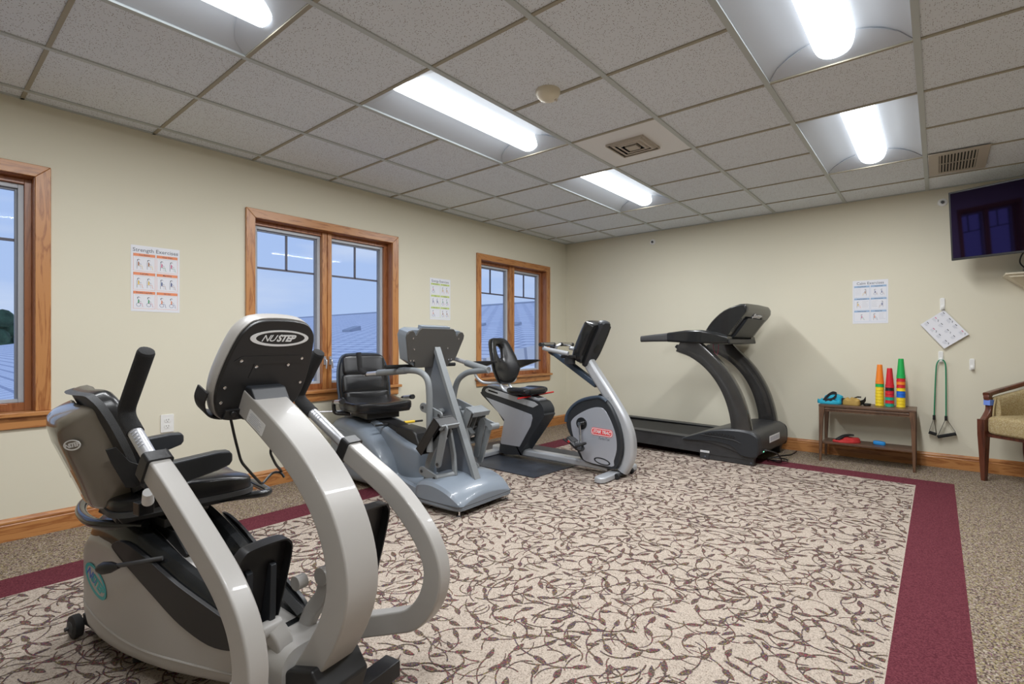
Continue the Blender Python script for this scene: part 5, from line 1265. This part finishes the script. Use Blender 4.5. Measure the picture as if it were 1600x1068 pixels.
def cup(name, matn, x, y, z, label, group):
    mb = MB(); H, rb, rt_ = .170, .0335, .0185        # open end down
    prof = [(rb - .002, 0), (rb, .0), (rb, .004), (rb - .0015, .006), (rb - .0020, .026), (rb - .0035, .027), (rt_ + .001, H - .004), (rt_ - .002, H), (.001, H), (.001, H - .002), (rt_ - .003, H - .003), (rb - .0055, .026), (rb - .0035, .02)]
    mb.lathe(prof, n=28); o = mb.build(name, matn, angle=40); o.location = (x, y, z); return tag(o, label, 'cup', group)
STK = [('left', 3.474, -.175, ['orange', 'green'] + ['yellow'] * 6), ('middle', 3.547, -.195, ['red', 'black', 'red', 'red', 'teal', 'red', 'teal']),
       ('right', 3.626, -.19, ['green', 'red', 'orange', 'red', 'yellow', 'blue', 'blue', 'yellow', 'yellow', 'yellow'])]
ORD = ['topmost', 'second from the top', 'third from the top', 'fourth from the top', 'fifth from the top', 'sixth from the top', 'seventh from the top', 'eighth from the top', 'ninth from the top', 'tenth from the top']
PROTO = {}
for nm, x, y, cols in STK:
    n = len(cols); pitch = .0277 if nm != 'middle' else .0275
    for k, c in enumerate(cols):
        z = TZ + .001 + (n - 1 - k) * pitch
        o_ = 'bottom cup' if k == n - 1 else ORD[k] + (' cup' if k == 0 else '')
        lb = '%s plastic cup, %s of the %s stack on the table' % (c if c != 'teal' else 'teal green', o_, nm)
        g = 'stacked plastic cups, %s stack' % nm
        if c in PROTO:
            o = PROTO[c].copy(); C.objects.link(o); o.location = (x, y, z); o['label'] = lb; o['group'] = g
        else: PROTO[c] = cup('plastic_cup', 'cup_' + c, x, y, z, lb, g)
# ankle weights (fabric pads with straps)
def cloth_pad(pts, z, h, seed, lump=.006):
    """lumpy cloth pad from an outline"""
    r_ = random.Random(seed); o_ = smooth_path(pts, 4, True); cx = sum(p[0] for p in o_) / len(o_); cy = sum(p[1] for p in o_) / len(o_)
    ph = [r_.uniform(0, 6.28) for _ in range(4)]
    def hz(x, y): return lump * (math.sin(x * 60 + ph[0]) * math.sin(y * 55 + ph[1]) + .6 * math.sin(x * 110 + y * 90 + ph[2]))
    rings = []
    for k, t_ in ((1.0, 0), (1.02, .4), (.97, .8), (.8, 1.0), (.5, 1.05), (.2, 1.0), (.02, 1.0)):
        rings.append([(cx + (p[0] - cx) * k, cy + (p[1] - cy) * k, z + h * t_ + (hz(p[0] * k, p[1] * k) * t_ if t_ > .3 else 0)) for p in o_])
    mb = MB(); mb.loft(rings); return mb
w1 = thing('ankle_weight', 'cyan fabric ankle weight with a black strap on the tabletop', 'ankle weight', (3.105, -.26, TZ))
m_ = cloth_pad([(-.085, -.06), (-.02, -.075), (.06, -.07), (.10, -.03), (.09, .05), (.02, .07), (-.05, .06), (-.10, .0)], .001, .016, 3); m_.build('pad', 'cyan_fabric', w1)
m_ = cloth_pad([(-.04, -.02), (.05, -.035), (.105, .0), (.09, .055), (.0, .065), (-.04, .03)], .016, .022, 5, .004); m_.build('folded_pad', 'cyan_fabric', w1)
m_ = MB(); m_.sweep(smooth_path([(-.05, -.07, .010), (-.02, -.055, .030), (.0, -.03, .040), (.03, -.02, .048), (.06, -.03, .042), (.03, -.06, .022), (-.03, -.072, .016)], 4), rrect(.013, .003, .001), (0, .4, 1)); m_.build('strap', 'black_fabric', w1)
w1.scale = (.95, 1.0, 2.1)
w2 = thing('ankle_weight', 'mustard fabric ankle weight with black trim on the tabletop', 'ankle weight', (3.285, -.265, TZ))
m_ = cloth_pad([(-.075, -.045), (.0, -.065), (.055, -.055), (.06, .03), (.03, .06), (-.04, .045), (-.08, .0)], .001, .026, 8); m_.build('pad', 'mustard_fabric', w2)
m_ = MB(); m_.sweep([(.052, -.05, .006), (.062, -.02, .012), (.085, .02, .016), (.10, .05, .030)], rrect(.004, .022, .001), (1, 0, 0)); m_.bx(-.095, -.06, -.03, .01, .002, .03); m_.sweep([(-.02, .05, .025), (.03, .06, .036), (.06, .055, .036)], rrect(.018, .006, .002), (0, 1, 0)); m_.build('strap', 'black_fabric', w2, bevel=.002)
w2.scale = (.9, .95, 1.9)
m_ = MB(); m_.lathe([(.001, 0), (.020, 0), (.026, .006), (.027, .018), (.024, .021), (.018, .018), (.001, .016)], n=24); o = m_.build('tape_roll', 'black_gloss'); o.location = (3.39, -.27, TZ + .0005); o.rotation_euler = (0, 0, 0); o.scale = (1.15, 1, 1); tag(o, 'small round black tin on the tabletop beside the mustard ankle weight', 'tin'); o.name = 'round_tin'
w3 = thing('ankle_weight', 'red fabric ankle weight with a black strap on the lower shelf', 'ankle weight', (3.235, -.255, .177))
m_ = cloth_pad([(-.10, -.065), (-.03, -.085), (.05, -.055), (.10, .0), (.09, .05), (.0, .04), (-.07, .0)], .0, .022, 12, .005); m_.build('pad', 'red_fabric', w3)
m_ = cloth_pad([(-.03, -.03), (.06, -.02), (.10, .02), (.06, .055), (-.02, .05)], .018, .022, 14, .004); m_.build('folded_pad', 'red_fabric', w3)
m_ = MB(); m_.sweep(smooth_path([(-.065, -.07, .022), (-.045, -.04, .038), (-.02, .0, .052), (.02, .03, .060), (.05, .04, .060)], 4), rrect(.036, .012, .003), (1, -.3, 0)); m_.build('strap', 'black_fabric', w3)
m_ = MB(); m_.sq((0, 0, .014), (.092, .05, .036), .5, .6, 24, 10, None, lambda v: (v.x, v.y, v.z + v.x * -.06)); o = m_.build('blue_case', 'bright_blue'); o.location = (3.475, -.225, .177); o.name = 'plastic_case'; tag(o, 'small bright blue plastic case on the lower shelf of the table', 'case')

# ================================================================== hooks, resistance band, exercise sheet
def hook(x, z0, z1, lab):
    rt = thing('adhesive_hook', lab, 'hook', (x, 0, z0), 0, 'white adhesive wall hooks'); h = z1 - z0
    m_ = MB(); m_.loft([[(p[0], y, h / 2 + p[1]) for p in rrect(.034 * k, h * k, .012, 4)] for y, k in ((0, 1), (-.005, 1), (-.008, .88))]); m_.build('hook_plate', 'white_plastic', rt)
    m_ = MB(); m_.sweep(smooth_path([(0, -.006, h * .45), (0, -.014, h * .25), (0, -.026, h * .10), (0, -.034, h * .14), (0, -.037, h * .28)], 4), rrect(.018, .005, .002), (1, 0, 0)); m_.build('hook_arm', 'white_plastic', rt)
hook(3.904, 1.352, 1.462, 'white adhesive wall hook holding the tilted paper sheet')
hook(3.893, .900, 1.004, 'white adhesive wall hook holding the green resistance band')
hook(4.095, .842, .942, 'empty white adhesive wall hook near the armchair')
sh_ = thing('exercise_sheet', 'white printed exercise sheet hanging by one corner from a wall hook', 'poster', (3.914, -.012, 1.357))
# sheet local: corner at origin, hangs rotated
A = Vector((.161, 0, -.211)); Bv = Vector((-.159, 0, -.123)); ex_, ey_ = A.normalized(), -Bv.normalized()
W_, H_ = A.length, Bv.length
Mx = basis((0, 0, 0), tuple(A), tuple(-Bv)) @ T(W_ / 2, -H_ / 2, 0)
fz_ = Mx.to_3x3() @ Vector((0, 0, 1)); s_ = 1 if fz_.y < 0 else -1
m_ = MB().at(Mx); nx = 10
m_.loft([[(-W_ / 2 + W_ * k / nx, y, s_ * (.012 * (k / nx) ** 2 + z)) for k in range(nx + 1)] + [(-W_ / 2 + W_ * k / nx, y, s_ * (.012 * (k / nx) ** 2 + z - .0012)) for k in range(nx, -1, -1)] for y, z in ((-H_ / 2, .006), (-H_ / 4, .003), (0, 0.001), (H_ / 2, 0))])
m_.build('paper_sheet', 'paper', sh_)
m_ = MB().at(Mx); rr = random.Random(4)
def zz(x, y): return s_ * (.012 * ((x + W_ / 2) / W_) ** 2 + (.006 * max(0, -y / (H_ / 2)) ** 1.5 if y < 0 else 0) + .0010)
for i in range(4):
    for j in range(3):
        cx = -W_ / 2 + W_ * (i + .5) / 4; cy = -H_ / 2 + H_ * (j + .5) / 3
        m_.mt(1 if (i + j) % 4 == 1 else 0); z = zz(cx, cy)
        m_.bx(cx - .022, cx - .004, cy + .014, cy + .019, z, z + s_ * .0004)
        m_.mt(2)
        for q in range(4): m_.bx(cx - .022, cx + rr.uniform(.0, .016), cy + .006 - q * .005, cy + .0075 - q * .005, z, z + s_ * .0004)
        m_.mt(0)
        if (i * 3 + j) % 2: m_.tube([(cx + .006, cy + .016, z), (cx + .014, cy + .020, z), (cx + .018, cy + .010, z), (cx + .024, cy + .012, z)], .0016, 6, sm=3)
m_.build('print', ['ink', 'pink_print', 'ink_grey'], sh_, smooth=False)

rb = thing('resistance_band', 'green resistance tube with black stirrup handles hanging on a wall hook', 'resistance band', (3.893, -.03, .915))
m_ = MB(); m_.tube(smooth_path([(-.045, -.005, -.485), (-.040, -.003, -.30), (-.034, 0, -.12), (-.028, 0, -.03), (-.012, 0, .008), (.006, 0, .012), (.024, 0, .0), (.032, 0, -.05), (.034, -.003, -.25), (.034, -.005, -.485)], 6), .0048, 10); m_.build('tube', 'band_green', rb)
for (x0, z0, dx, tw_) in ((-.045, -.485, -.012, .35), (.034, -.485, .0, 1.0)):
    m_ = MB(); w_ = .055 * tw_ + .008
    if tw_ < 1: a_, b__ = (x0 + dx - w_ * .7, z0 - .13), (x0 + dx + w_ * .9, z0 - .145)
    else: a_, b__ = (x0 - .052, z0 - .165), (x0 + .062, z0 - .125)
    m_.sweep([(x0, -.005, z0), (a_[0], -.006, a_[1] + .015)], rrect(.016, .003, .001), (0, 1, 0)); m_.sweep([(x0, -.005, z0), (b__[0], -.006, b__[1] + .015)], rrect(.016, .003, .001), (0, 1, 0))
    m_.tube([(x0, -.005, z0 + .02), (x0, -.005, z0 - .02)], .010, 10)
    st_ = m_.build('handle_strap', 'black_fabric', rb)
    m_ = MB(); m_.tube([(a_[0] - .004, -.006, a_[1]), (b__[0] + .004, -.006, b__[1])], .0135, 14); m_.build('handle_grip', 'black_foam', st_)

# ================================================================== wall posters
def poster(name, lab, M, W, H, title, colm, seed, sideways=None):
    mb = MB().at(M).mt(0); mb.bx(-W / 2, W / 2, -H / 2, H / 2, 0, .0012); z = .0012; d = .0004
    mb.mt(1); mb.text(title, W * .125, T(0, H * .43, z + d), d * .6, sx=1.0, res=2)
    cw, ch = W * .44, H * .265; rr = random.Random(seed); e = .0012
    heads = {'Strength Exercises': ['Toe Raises', 'Chair Dips', 'Leg Lifts', 'Marching', 'Double Leg Lifts', 'Sit Ups'], 'Energy Exercises': ['Arm Circles', 'Punches', 'Jacks', 'Clapping', 'Knee Taps', 'Rowing'], 'Calm Exercises': ['Deep Breath', 'Seated Fold', 'Head Rotation', 'Wrist Bends', 'Seated Lunge', 'Sitting Tall']}[title]
    cols = [7, 3, 4, 5, 6, 8]
    for r_ in range(3):
        for c in range(2):
            cx = (-1 if c == 0 else 1) * W * .235; cy = H * .245 - r_ * H * .285
            x0, x1, y0, y1 = cx - cw / 2, cx + cw / 2, cy - ch / 2, cy + ch / 2
            mb.mt(2)
            for q in ((x0, x1, y0, y0 + e), (x0, x0 + e, y0, y1), (x1 - e, x1, y0, y1)): mb.bx(q[0], q[1], q[2], q[3], z, z + d)
            mb.bx(x0, x1, y1 - ch * .16, y1, z, z + d)
            mb.mt(1).text(heads[r_ * 2 + c], ch * .12, T(cx, y1 - ch * .085, z + d * 2), d * .4, bold=.0001, res=1)
            def fig(fx, fy, s, colr, kind, flip=1):
                # small seated stick person: head, hair, torso, legs, chair
                zz_ = z + d * .5
                hair = 1
                mb.mt(hair); mb.prism([(fx + p[0] * s, fy + s * .62 + p[1] * s) for p in ell(.26, .26, 14)], z, z + d * .6, 'xy')
                mb.mt(0); mb.prism([(fx + flip * .03 * s + p[0] * s, fy + s * .59 + p[1] * s) for p in ell(.19, .20, 14)], z + d * .6, z + d * 1.0, 'xy')
                mb.mt(colr); mb.prism([(fx - .06 * s, fy + .05 * s), (fx + .06 * s, fy + .05 * s), (fx + .05 * s, fy + .46 * s), (fx - .05 * s, fy + .46 * s)], z, z + d, 'xy')
                lw = .035 * s
                def ln(pts, mi):
                    mb.mt(mi); mb.tube([(fx + flip * p[0] * s, fy + p[1] * s, z) for p in pts], lw / 2, 5)
                ln([(0, .06), (.32, .04), (.36, -.3), (.44, -.3)], cols[(colr + 1) % 6])
                ln([(0, .38), (.16, .2), (.26, .22)], 1)
                if kind == 0: ln([(-.14, .5), (-.14, -.3)], 1); ln([(-.14, .0), (.2, .0), (.2, -.3)], 9)
                else:
                    mb.mt(5); mb.ring_plate([(fx + p[0] * s, fy - .1 * s + p[1] * s) for p in ell(.42, .42, 16)], [(fx + p[0] * s, fy - .1 * s + p[1] * s) for p in ell(.36, .36, 16)], z, z + d, lambda p, a: (p[0], p[1], a))
            s = ch * .62; k = r_ * 2 + c
            if title == 'Calm Exercises':
                if k in (1, 4):
                    for q in range(2 if k == 1 else 1): fig(cx + (-.22 + .42 * q) * cw if k == 1 else cx, y0 + ch * .30, s * .75, 5 if k == 1 else 3, 1 if k == 1 else 0)
                else:
                    fx = x0 + cw * (.72 if k in (0, 3) else .25); fig(fx, y0 + ch * .30, s * .85, cols[k], 0, -1 if k in (0, 3) else 1)
                    mb.mt(9)
                    lx0 = x0 + cw * (.06 if k in (0, 3) else .52)
                    for q in range(5): mb.bx(lx0, lx0 + cw * rr.uniform(.28, .42), y1 - ch * (.30 + q * .12), y1 - ch * (.285 + q * .12), z, z + d)
            else:
                nfig = 1 if (title == 'Energy Exercises' and k in (0, 4)) else 2
                for q in range(nfig): fig(x0 + cw * (.24 + .46 * q), y0 + ch * .28, s * .85, cols[(k + (seed % 3)) % 6], 1 if k in (4, 5) or (title[0] == 'E' and k in (0, 3)) else 0)
                mb.mt(9); mb.bx(x0 + cw * .08, x1 - cw * .08, y1 - ch * .225, y1 - ch * .215, z, z + d)
    o = mb.build(name, ['paper', 'ink', colm, 'pink_print', 'yellow', 'navy_print', 'leaf_print', 'brown_print', 'orange_print', 'ink_grey'], smooth=False)
    return tag(o, lab, 'poster', 'exercise posters on the walls')
poster('exercise_poster', 'strength exercises poster with orange headings between the near and middle windows', basis((0.0005, -4.686, 1.477), (0, 1, 0), (0, 0, 1)), .265, .415, 'Strength Exercises', 'orange_print', 3)
poster('exercise_poster', 'energy exercises poster with lime headings between the middle and corner windows', basis((0.0005, -2.256, 1.516), (0, 1, 0), (0, 0, 1)), .272, .413, 'Energy Exercises', 'green_print', 4)
poster('exercise_poster', 'calm exercises poster with pale blue headings on the far wall', basis((3.389, -.0005, 1.456), (1, 0, -.0), (0, 0, 1)), .272, .402, 'Calm Exercises', 'blue_print', 5)

# ================================================================== television on a tilting mount, little shelf with a cable box
tv = thing('television', 'black flat television angled down high on the far wall', 'television', (3.962, -.30, 1.738), 0)
TW, TH = .94, .545
NM = Rz(-20.6) @ Rx(6.3)     # local x along the screen, z up; front towards -y
tv.rotation_euler = NM.to_euler()
m_ = MB(); m_.bx(0, TW, -.012, .028, 0, TH); m_.build('case', 'black_plastic', tv, bevel=.004)
m_ = MB(); m_.bx(.2, .74, .028, .060, .08, .42); m_.build('rear_cover', 'black_plastic', tv, bevel=.01)
m_ = MB(); m_.bx(.013, TW - .013, -.0135, -.011, .018, TH - .013); m_.build('screen', 'tv_screen', tv)
mo = thing('tv_mount', 'black swivel wall bracket behind the television', 'bracket', (4.42, 0, 2.02))
m_ = MB(); m_.bx(-.06, .06, -.02, 0, -.12, .12); m_.build('wall_plate', 'black_plastic', mo, bevel=.002)
m_ = MB(); m_.tube([(0, -.02, 0), (.0, -.20, 0), (-.03, -.36, .0)], .018, 10); m_.build('arm', 'black_plastic', mo)
wsf = thing('wall_shelf', 'small beige corner shelf below the television', 'shelf', (4.58, 0, 1.56))
m_ = MB(); m_.bx(-.30, .30, -.24, 0, .045, .060); m_.prism([(-.30, .045), (.30, .045), (.27, .025), (-.27, .025)], -.22, 0); m_.build('shelf_board', 'cream_plastic', wsf, bevel=.002)
m_ = MB(); m_.add([(-.27, -.20, .025), (.27, -.20, .025), (.27, 0, .025), (-.27, 0, .025), (-.12, -.02, -.10), (.12, -.02, -.10), (.12, 0, -.10), (-.12, 0, -.10)], [(0, 1, 2, 3), (4, 7, 6, 5), (0, 4, 5, 1), (1, 5, 6, 2), (2, 6, 7, 3), (3, 7, 4, 0)]); m_.build('shelf_bracket', 'cream_plastic', wsf)
cbx = thing('cable_box', 'flat black media box on the little shelf under the television', 'media box', (4.62, -.14, 1.6205))
m_ = MB(); m_.bx(-.225, .22, -.09, .10, 0, .045); m_.build('case', 'black_gloss', cbx, bevel=.003)
m_ = MB(); m_.cyl((-.195, -.0905, .026), (-.195, -.092, .026), .006); m_.build('status_light', 'chrome', cbx)
cb_ = MB(); cb_.tube([(4.40, -.09, 1.664), (4.375, -.08, 1.71), (4.385, -.09, 1.77), (4.42, -.12, 1.82)], .005, 8, sm=5); cb_.tube([(4.52, -.07, 1.664), (4.45, -.07, 1.70), (4.40, -.09, 1.78), (4.42, -.11, 1.84)], .005, 8, sm=5)
tag(cb_.build('video_cable', 'black_plastic'), 'black cables running from the media box up to the television', 'cable')

# ================================================================== armchair, front edge turned 38 degrees
ch = thing('armchair', 'upholstered beige armchair with dark red-brown wooden frame at the right edge', 'armchair', (4.12, -.345, 0), R(-40))
# local: x along the front from the left leg, y towards the back
W = .60
def post(x, sx):
    mb = MB(); rg = lambda z, w_, dx, dy=0: [(x + p[0] + dx * sx, .022 + p[1] + dy, z) for p in rrect(w_, w_ * 1.1, .005, 2)]
    mb.loft([rg(0, .030, -.004), rg(.18, .042, -.002), rg(.36, .054, 0), rg(.47, .056, 0), rg(.478, .056, 0)]); return mb
for x, sx in ((0.02, -1), (W - .02, 1)):
    post(x, sx).build('front_leg', 'chair_wood', ch)
    m_ = MB(); m_.sweep([(x + (.0 if sx < 0 else 0), .44, .40), (x, .445, .20), (x + sx * .0, .47, 0)], rrect(.036, .04, .005), (1, 0, 0), [1.1, 1, .75]); m_.build('rear_leg', 'chair_wood', ch)
    # arm: rises in a curve from the front post, rolls over and sweeps back
    m_ = MB(); pth = [(x, .02, .462), (x + .004 * sx, .055, .500), (x + .006 * sx, .085, .545), (x + .006 * sx, .085, .600), (x + .008 * sx, .070, .648), (x + .010 * sx, .085, .672)]
    m_.sweep(smooth_path(pth, 5), rrect(.046, .036, .008), (1, 0, 0)); m_.build('arm_support', 'chair_wood', ch)
    if sx < 0:
        m_ = MB(); m_.bx(x - .030, x + .018, .058, .104, .585, .628); m_.build('blue_tape', 'tape_blue', ch, bevel=.002)
# continuous top rail round the back
rail = [(0.012, .055, .668), (0.006, .16, .690), (0.02, .30, .725), (.08, .43, .775), (.19, .495, .805), (.30, .505, .812), (.41, .495, .805), (.52, .43, .775), (.58, .30, .725), (.594, .16, .690), (.588, .055, .668)]
m_ = MB(); m_.sweep(smooth_path(rail, 6), rrect(.032, .046, .010), (0, 0, 1)); m_.build('top_rail', 'chair_wood', ch)
# upholstered inner back following the rail
m_ = MB(); inner_ = smooth_path([(.045, .10), (.045, .20), (.065, .32), (.12, .42), (.21, .465), (.30, .475), (.39, .465), (.48, .42), (.535, .32), (.555, .20), (.555, .10)], 4); rl_ = smooth_path([(p[2],) for p in rail], 4)
topz = smooth_path([(.655,), (.680,), (.712,), (.760,), (.790,), (.797,), (.790,), (.760,), (.712,), (.680,), (.655,)], 4)
rings = []
for p, tz in zip(inner_, topz):
    cxx, cyy = .30, .18; dx, dy = cxx - p[0], cyy - p[1]; L_ = math.hypot(dx, dy) or 1; dx, dy = dx / L_, dy / L_
    zt = tz[0] - .012; zb = .42; sec = []
    for (o1, zf) in ((-.030, 0), (-.030, 1), (.0, 1.0), (.022, .93), (.032, .7), (.034, .35), (.030, 0)): sec.append((p[0] + dx * o1, p[1] + dy * o1, zb + (zt - zb) * zf))
    rings.append(sec)
m_.loft(rings); m_.build('back_upholstery', 'chair_fabric', ch, angle=60)
m_ = MB(); m_.sq((.30, .232, .437), (.53, .475, .155), .32, .26, 40, 16); m_.build('seat_cushion', 'chair_fabric', ch, angle=60)
m_ = MB(); m_.bx(.04, .56, .020, .05, .345, .368); m_.bx(.012, .035, .03, .45, .345, .395); m_.bx(.565, .588, .03, .45, .345, .395); m_.bx(.04, .56, .43, .46, .345, .40); m_.build('seat_frame', 'chair_wood', ch)
m_ = MB(); m_.tube(smooth_path([(.045, .075, .43), (.045, .085, .56), (.050, .10, .650)], 4), .006, 8); m_.build('welt_piping', 'chair_fabric', ch)
